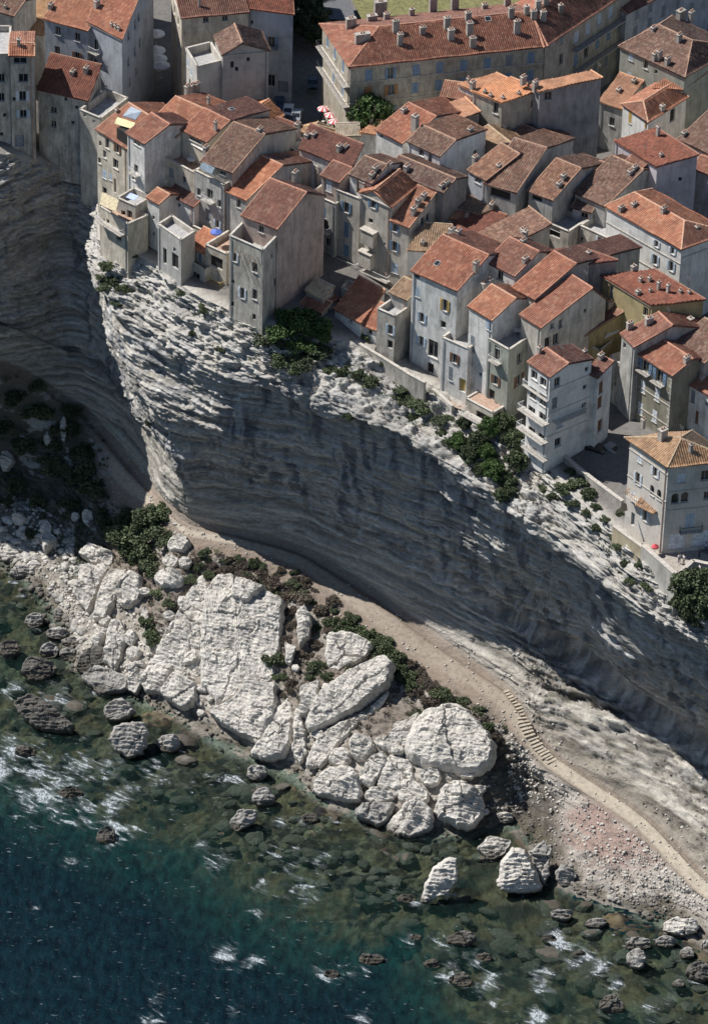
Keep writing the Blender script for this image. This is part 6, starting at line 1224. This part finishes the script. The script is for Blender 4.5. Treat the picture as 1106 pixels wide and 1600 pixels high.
m3 = N(n, 'ShaderNodeMixShader'); l.new(ff, m3.inputs[0]); l.new(m2.outputs[0], m3.inputs[1]); l.new(fw.outputs[0], m3.inputs[2]); l.new(m3.outputs[0], out.inputs[0])
me = mesh_np('sea', V, F, m, True)
for nm, arr in (('depth', dep), ('foam', foam)):
    a_ = me.attributes.new(nm, 'FLOAT', 'POINT'); a_.data.foreach_set('value', arr.ravel().astype(np.float32))
sea_o = ob('sea', me); sea_o['kind'] = 'structure'
# ------------------------------------------------------------------ cars, parasols, people
PAINT = dict(white=flat('paint_white', (.7, .7, .72), .3, 0, .04), grey=flat('paint_grey', (.3, .32, .34), .3, .3, .04), dark=flat('paint_dark', (.02, .022, .03), .25, 0, .04), blue=flat('paint_blue', (.06, .09, .16), .3, 0, .04))
TYRE = flat('tyre', (.02, .02, .02), .9); RIM = flat('rim', (.4, .4, .42), .4, .6)
def car(pos, ang, paint, label, group=None):
    e = empty('parked_car', pos); e.rotation_euler = (0, 0, ang); tag(e, label, 'car', group)
    prof = [(-1.95,.35),(-1.95,.72),(-1.75,.86),(-1.0,.92),(-.45,1.38),(.85,1.40),(1.5,.95),(1.9,.88),(1.98,.6),(1.95,.35)]
    def ext(pr, w0, name, mat, top=None):
        m = MB(); nP = len(pr); L_ = [(x, -w0 * (.84 if z > 1.0 else 1), z) for x, z in pr]; R_ = [(x, w0 * (.84 if z > 1.0 else 1), z) for x, z in pr]
        m.v = L_ + R_; m.f = [[i, (i+1) % nP, nP + (i+1) % nP, nP + i] for i in range(nP)] + [list(range(nP))[::-1], [nP + i for i in range(nP)]]; return m.ob(name, mat, e)
    ext(prof, .82, 'body', PAINT[paint])
    for nm, q in (('windscreen', [(-1.0,.95),(-.48,1.36)]), ('rear_window', [(.9,1.38),(1.46,.98)])):
        (x0, z0), (x1, z1) = q; nx_, nz_ = (z0 - z1), (x1 - x0); L = math.hypot(nx_, nz_); nx_, nz_ = nx_ / L * .012, nz_ / L * .012
        m = MB(); m.poly([(x0 + nx_, -.64, z0 + nz_), (x0 + nx_, .64, z0 + nz_), (x1 + nx_, .6, z1 + nz_), (x1 + nx_, -.6, z1 + nz_)][::1 if nz_ < 0 else -1]); m.ob(nm, GLASS, e)
    for s_ in (-1, 1):
        m = MB(); y = s_ * .772; m.poly([(-.85, s_ * .80, .97), (1.25, s_ * .80, .99), (.78, s_ * .70, 1.33), (-.42, s_ * .70, 1.32)][::s_]); m.ob('side_window', GLASS, e)
        for x in (-1.25, 1.25):
            t = MB(); t.tube([(x, s_ * .66, .3), (x, s_ * .85, .3)], .3, 14); to = t.ob('wheel', TYRE, e); t = MB(); t.tube([(x, s_ * .84, .3), (x, s_ * .865, .3)], .17, 10); t.ob('rim', RIM, to)
        m = MB(); m.box((-1.95, s_ * .6, 0), (1, 0), (0, 1), .06, .3, .6, .74); m.ob('headlight', RIM, e)
    return e
for px, py, z, a, c, lb in ((450,178,61.2,1.5,'white','white car parked under the trees of the dark street'),(463,186,61.2,1.45,'grey','grey car with pale bonnet parked behind a white car'),(437,166,61.2,1.6,'blue','dark blue car parked beside the tall blue-grey building'),(489,134,61.2,1.55,'dark','dark car standing in the middle of the dark street'),(452,196,61.2,1.5,'dark','black car parked nearest the tan hipped roof'),
                            (928,706,52.25,-.55,'dark','black car parked in the yard beside the white five-storey house'),(951,706,52.25,-.75,'grey','pale grey car parked in the yard next to a black car')):
    car(P(px, py, z), a, c, lb)
PC = dict(white=flat('canvas_white', (.68, .66, .64), .8), red=flat('canvas_red', (.55, .08, .09), .8), blue=flat('canvas_blue', (.10, .16, .48), .8), tan=flat('canvas_tan', (.5, .4, .26), .8))
def parasol(p, r, cols, label, group=None, hgt=2.4):
    e = empty('parasol', p); tag(e, label, 'parasol', group); n = 12
    for k in range(n):
        a0, a1 = 2 * math.pi * k / n, 2 * math.pi * (k + 1) / n; m = MB()
        q = lambda a, rr, z: (rr * math.cos(a), rr * math.sin(a), z)
        m.v = [(0, 0, hgt + .5), q(a0, r, hgt), q(a1, r, hgt), q(a0, r * .99, hgt - .18), q(a1, r * .99, hgt - .18)]; m.f = [[0, 1, 2], [1, 3, 4, 2]]; m.ob('canopy_panel', PC[cols[k % len(cols)]], e)
    m = MB(); m.tube([(0, 0, 0), (0, 0, hgt + .55)], .03, 6); m.ob('pole', RAIL, e)
    m = MB(); m.tube([(0, 0, 0), (0, 0, .1)], .3, 10); m.ob('base', CONC, e)
for x, y in ((245,86),(248,99),(252,110),(244,60)): parasol(P(x, y + 12, 61.2), 1.5, ('white',), 'white parasol in the narrow shaded street', 'white street parasols')
for x, y in ((505,176),(516,186),(522,196)): parasol(P(x, y + 14, 61.2), 1.0, ('red', 'white'), 'red and white parasol at the corner of the long pale building', 'red and white cafe parasols')
parasol(P(338,383,63.2), .9, ('blue',), 'blue parasol on the terrace above the wooden balcony')
parasol(P(1022,866,51.95), .55, ('red',), 'small red parasol at the parapet of the villa terrace', hgt=1.4)
SKIN = flat('skin', (.45, .28, .2), .7, 0, .05); HAIR = flat('hair', (.04, .03, .02), .8)
def person(p, ang, shirt, trouser, label):
    e = empty('person', p); e.rotation_euler = (0, 0, ang); tag(e, label, 'person')
    V = [(0,0,.95),(0,0,1.12),(0,0,1.35),(0,0,1.46),(0,0,1.52),(0,.01,1.60),(0,.01,1.70),
         (-.18,0,1.40),(-.24,.03,1.12),(-.24,-.08,.88),(-.24,-.12,.80),(.18,0,1.40),(.24,.03,1.12),(.24,-.08,.88),(.24,-.12,.80),
         (-.10,0,.88),(-.11,-.03,.50),(-.12,.04,.09),(-.12,-.12,.05),(.10,0,.88),(.11,-.06,.50),(.12,.06,.09),(.12,-.10,.05)]
    E = [(0,1),(1,2),(2,3),(3,4),(4,5),(5,6),(2,7),(7,8),(8,9),(9,10),(2,11),(11,12),(12,13),(13,14),(0,15),(15,16),(16,17),(17,18),(0,19),(19,20),(20,21),(21,22)]
    Rr = [.14,.12,.14,.06,.055,.09,.075,.065,.05,.035,.04,.065,.05,.035,.04,.09,.06,.045,.04,.09,.06,.045,.04]
    def skin(name, vs, es, rs, mat, par):
        me = bpy.data.meshes.new(name); me.from_pydata(vs, es, []); me.materials.append(mat); o = ob(name, me, par); o.modifiers.new('skin', 'SKIN'); o.modifiers.new('sub', 'SUBSURF').levels = 1
        bmx = bmesh.new(); bmx.from_mesh(me); sk = bmx.verts.layers.skin.verify()
        for v, r_ in zip(bmx.verts, rs): v[sk].radius = (r_, r_ * .8); v[sk].use_root = (v.index == 0)
        bmx.to_mesh(me); bmx.free(); return o
    skin('body', V, E, Rr, SKIN, e)
    k = [0,1,2,7,8,11,12]; mp = {a: i for i, a in enumerate(k)}
    skin('shirt', [V[i] for i in k], [(mp[a], mp[b]) for a, b in E if a in mp and b in mp], [Rr[i] + .025 for i in k], flat('shirt', shirt, .9, 0, .05), e)
    k = [0,15,16,17,19,20,21]; mp2 = {a: i for i, a in enumerate(k)}
    skin('trousers', [V[i] for i in k], [(mp2[a], mp2[b]) for a, b in E if a in mp2 and b in mp2], [Rr[i] + .022 for i in k], flat('trousers', trouser, .9, 0, .05), e)
    m = MB(); m.tube([(0, .02, 1.66), (0, .025, 1.74), (0, .02, 1.79)], [.105, .095, .03], 9); m.ob('hair', HAIR, e, True)
for x, y, a, s1, s2, lb in ((1060,880,.5,(.7,.7,.7),(.05,.06,.1),'person in white shirt and dark trousers at the villa parapet'),(1067,881,2.2,(.75,.75,.73),(.35,.3,.22),'person in white shirt and beige trousers beside another at the parapet'),(1091,872,1.0,(.05,.06,.12),(.05,.05,.06),'person in dark clothes walking on the villa terrace'),(1102,862,.2,(.55,.6,.75),(.08,.1,.2),'person in pale blue shirt near the villa wall'),(1092,897,2.0,(.75,.75,.75),(.2,.2,.2),'person in white top at the edge of the terrace')):
    person(P(x, y, 51.95), a, s1, s2, lb)
# garden furniture and washing
def table(p, label, r=.7):
    e = empty('garden_table', p); tag(e, label, 'table'); m = MB(); m.tube([(0, 0, .70), (0, 0, .75)], r, 16); m.ob('table_top', WHITE, e)
    for k in range(4):
        a = k * 1.57 + .78; m = MB(); m.tube([(r * .7 * math.cos(a), r * .7 * math.sin(a), 0), (r * .6 * math.cos(a), r * .6 * math.sin(a), .7)], .03, 6); m.ob('leg', WHITE, e)
table(P(542,512,55.6), 'white round table outside the low garden house', .9); table(P(299,255,70.1), 'white round table on the pink-coped terrace'); table(P(808,522,64.6), 'white round table on the roof terrace of the green-grey house', .6)
RC = random.Random(3)
for k in range(6):
    px = 325 + k * 5; q = front_hit(H['K5'], px, 438 + k * 2.3 + 8); U = H['K5']['u']; O = -H['K5']['n']; c = q + O * 1.25
    m = MB(); cols = [(-.22, 0), (-.08, .04), (.08, -.03), (.22, .02)]
    hz = RC.uniform(.5, .9)
    for i in range(3):
        a, b = cols[i], cols[i+1]; m.poly([c + U*a[0] + O*a[1], c + U*b[0] + O*b[1], c + U*b[0] + O*b[1] - [0,0,hz], c + U*a[0] + O*a[1] - [0,0,hz]])
    o = m.ob('laundry', flat('cloth', RC.choice([(.7,.7,.72),(.2,.25,.5),(.6,.2,.25),(.5,.55,.65)]), .9)); o.modifiers.new('thick', 'SOLIDIFY').thickness = .02
    tag(o, 'washing hung on the line under the wooden balcony', 'laundry', 'washing under the wooden balcony')
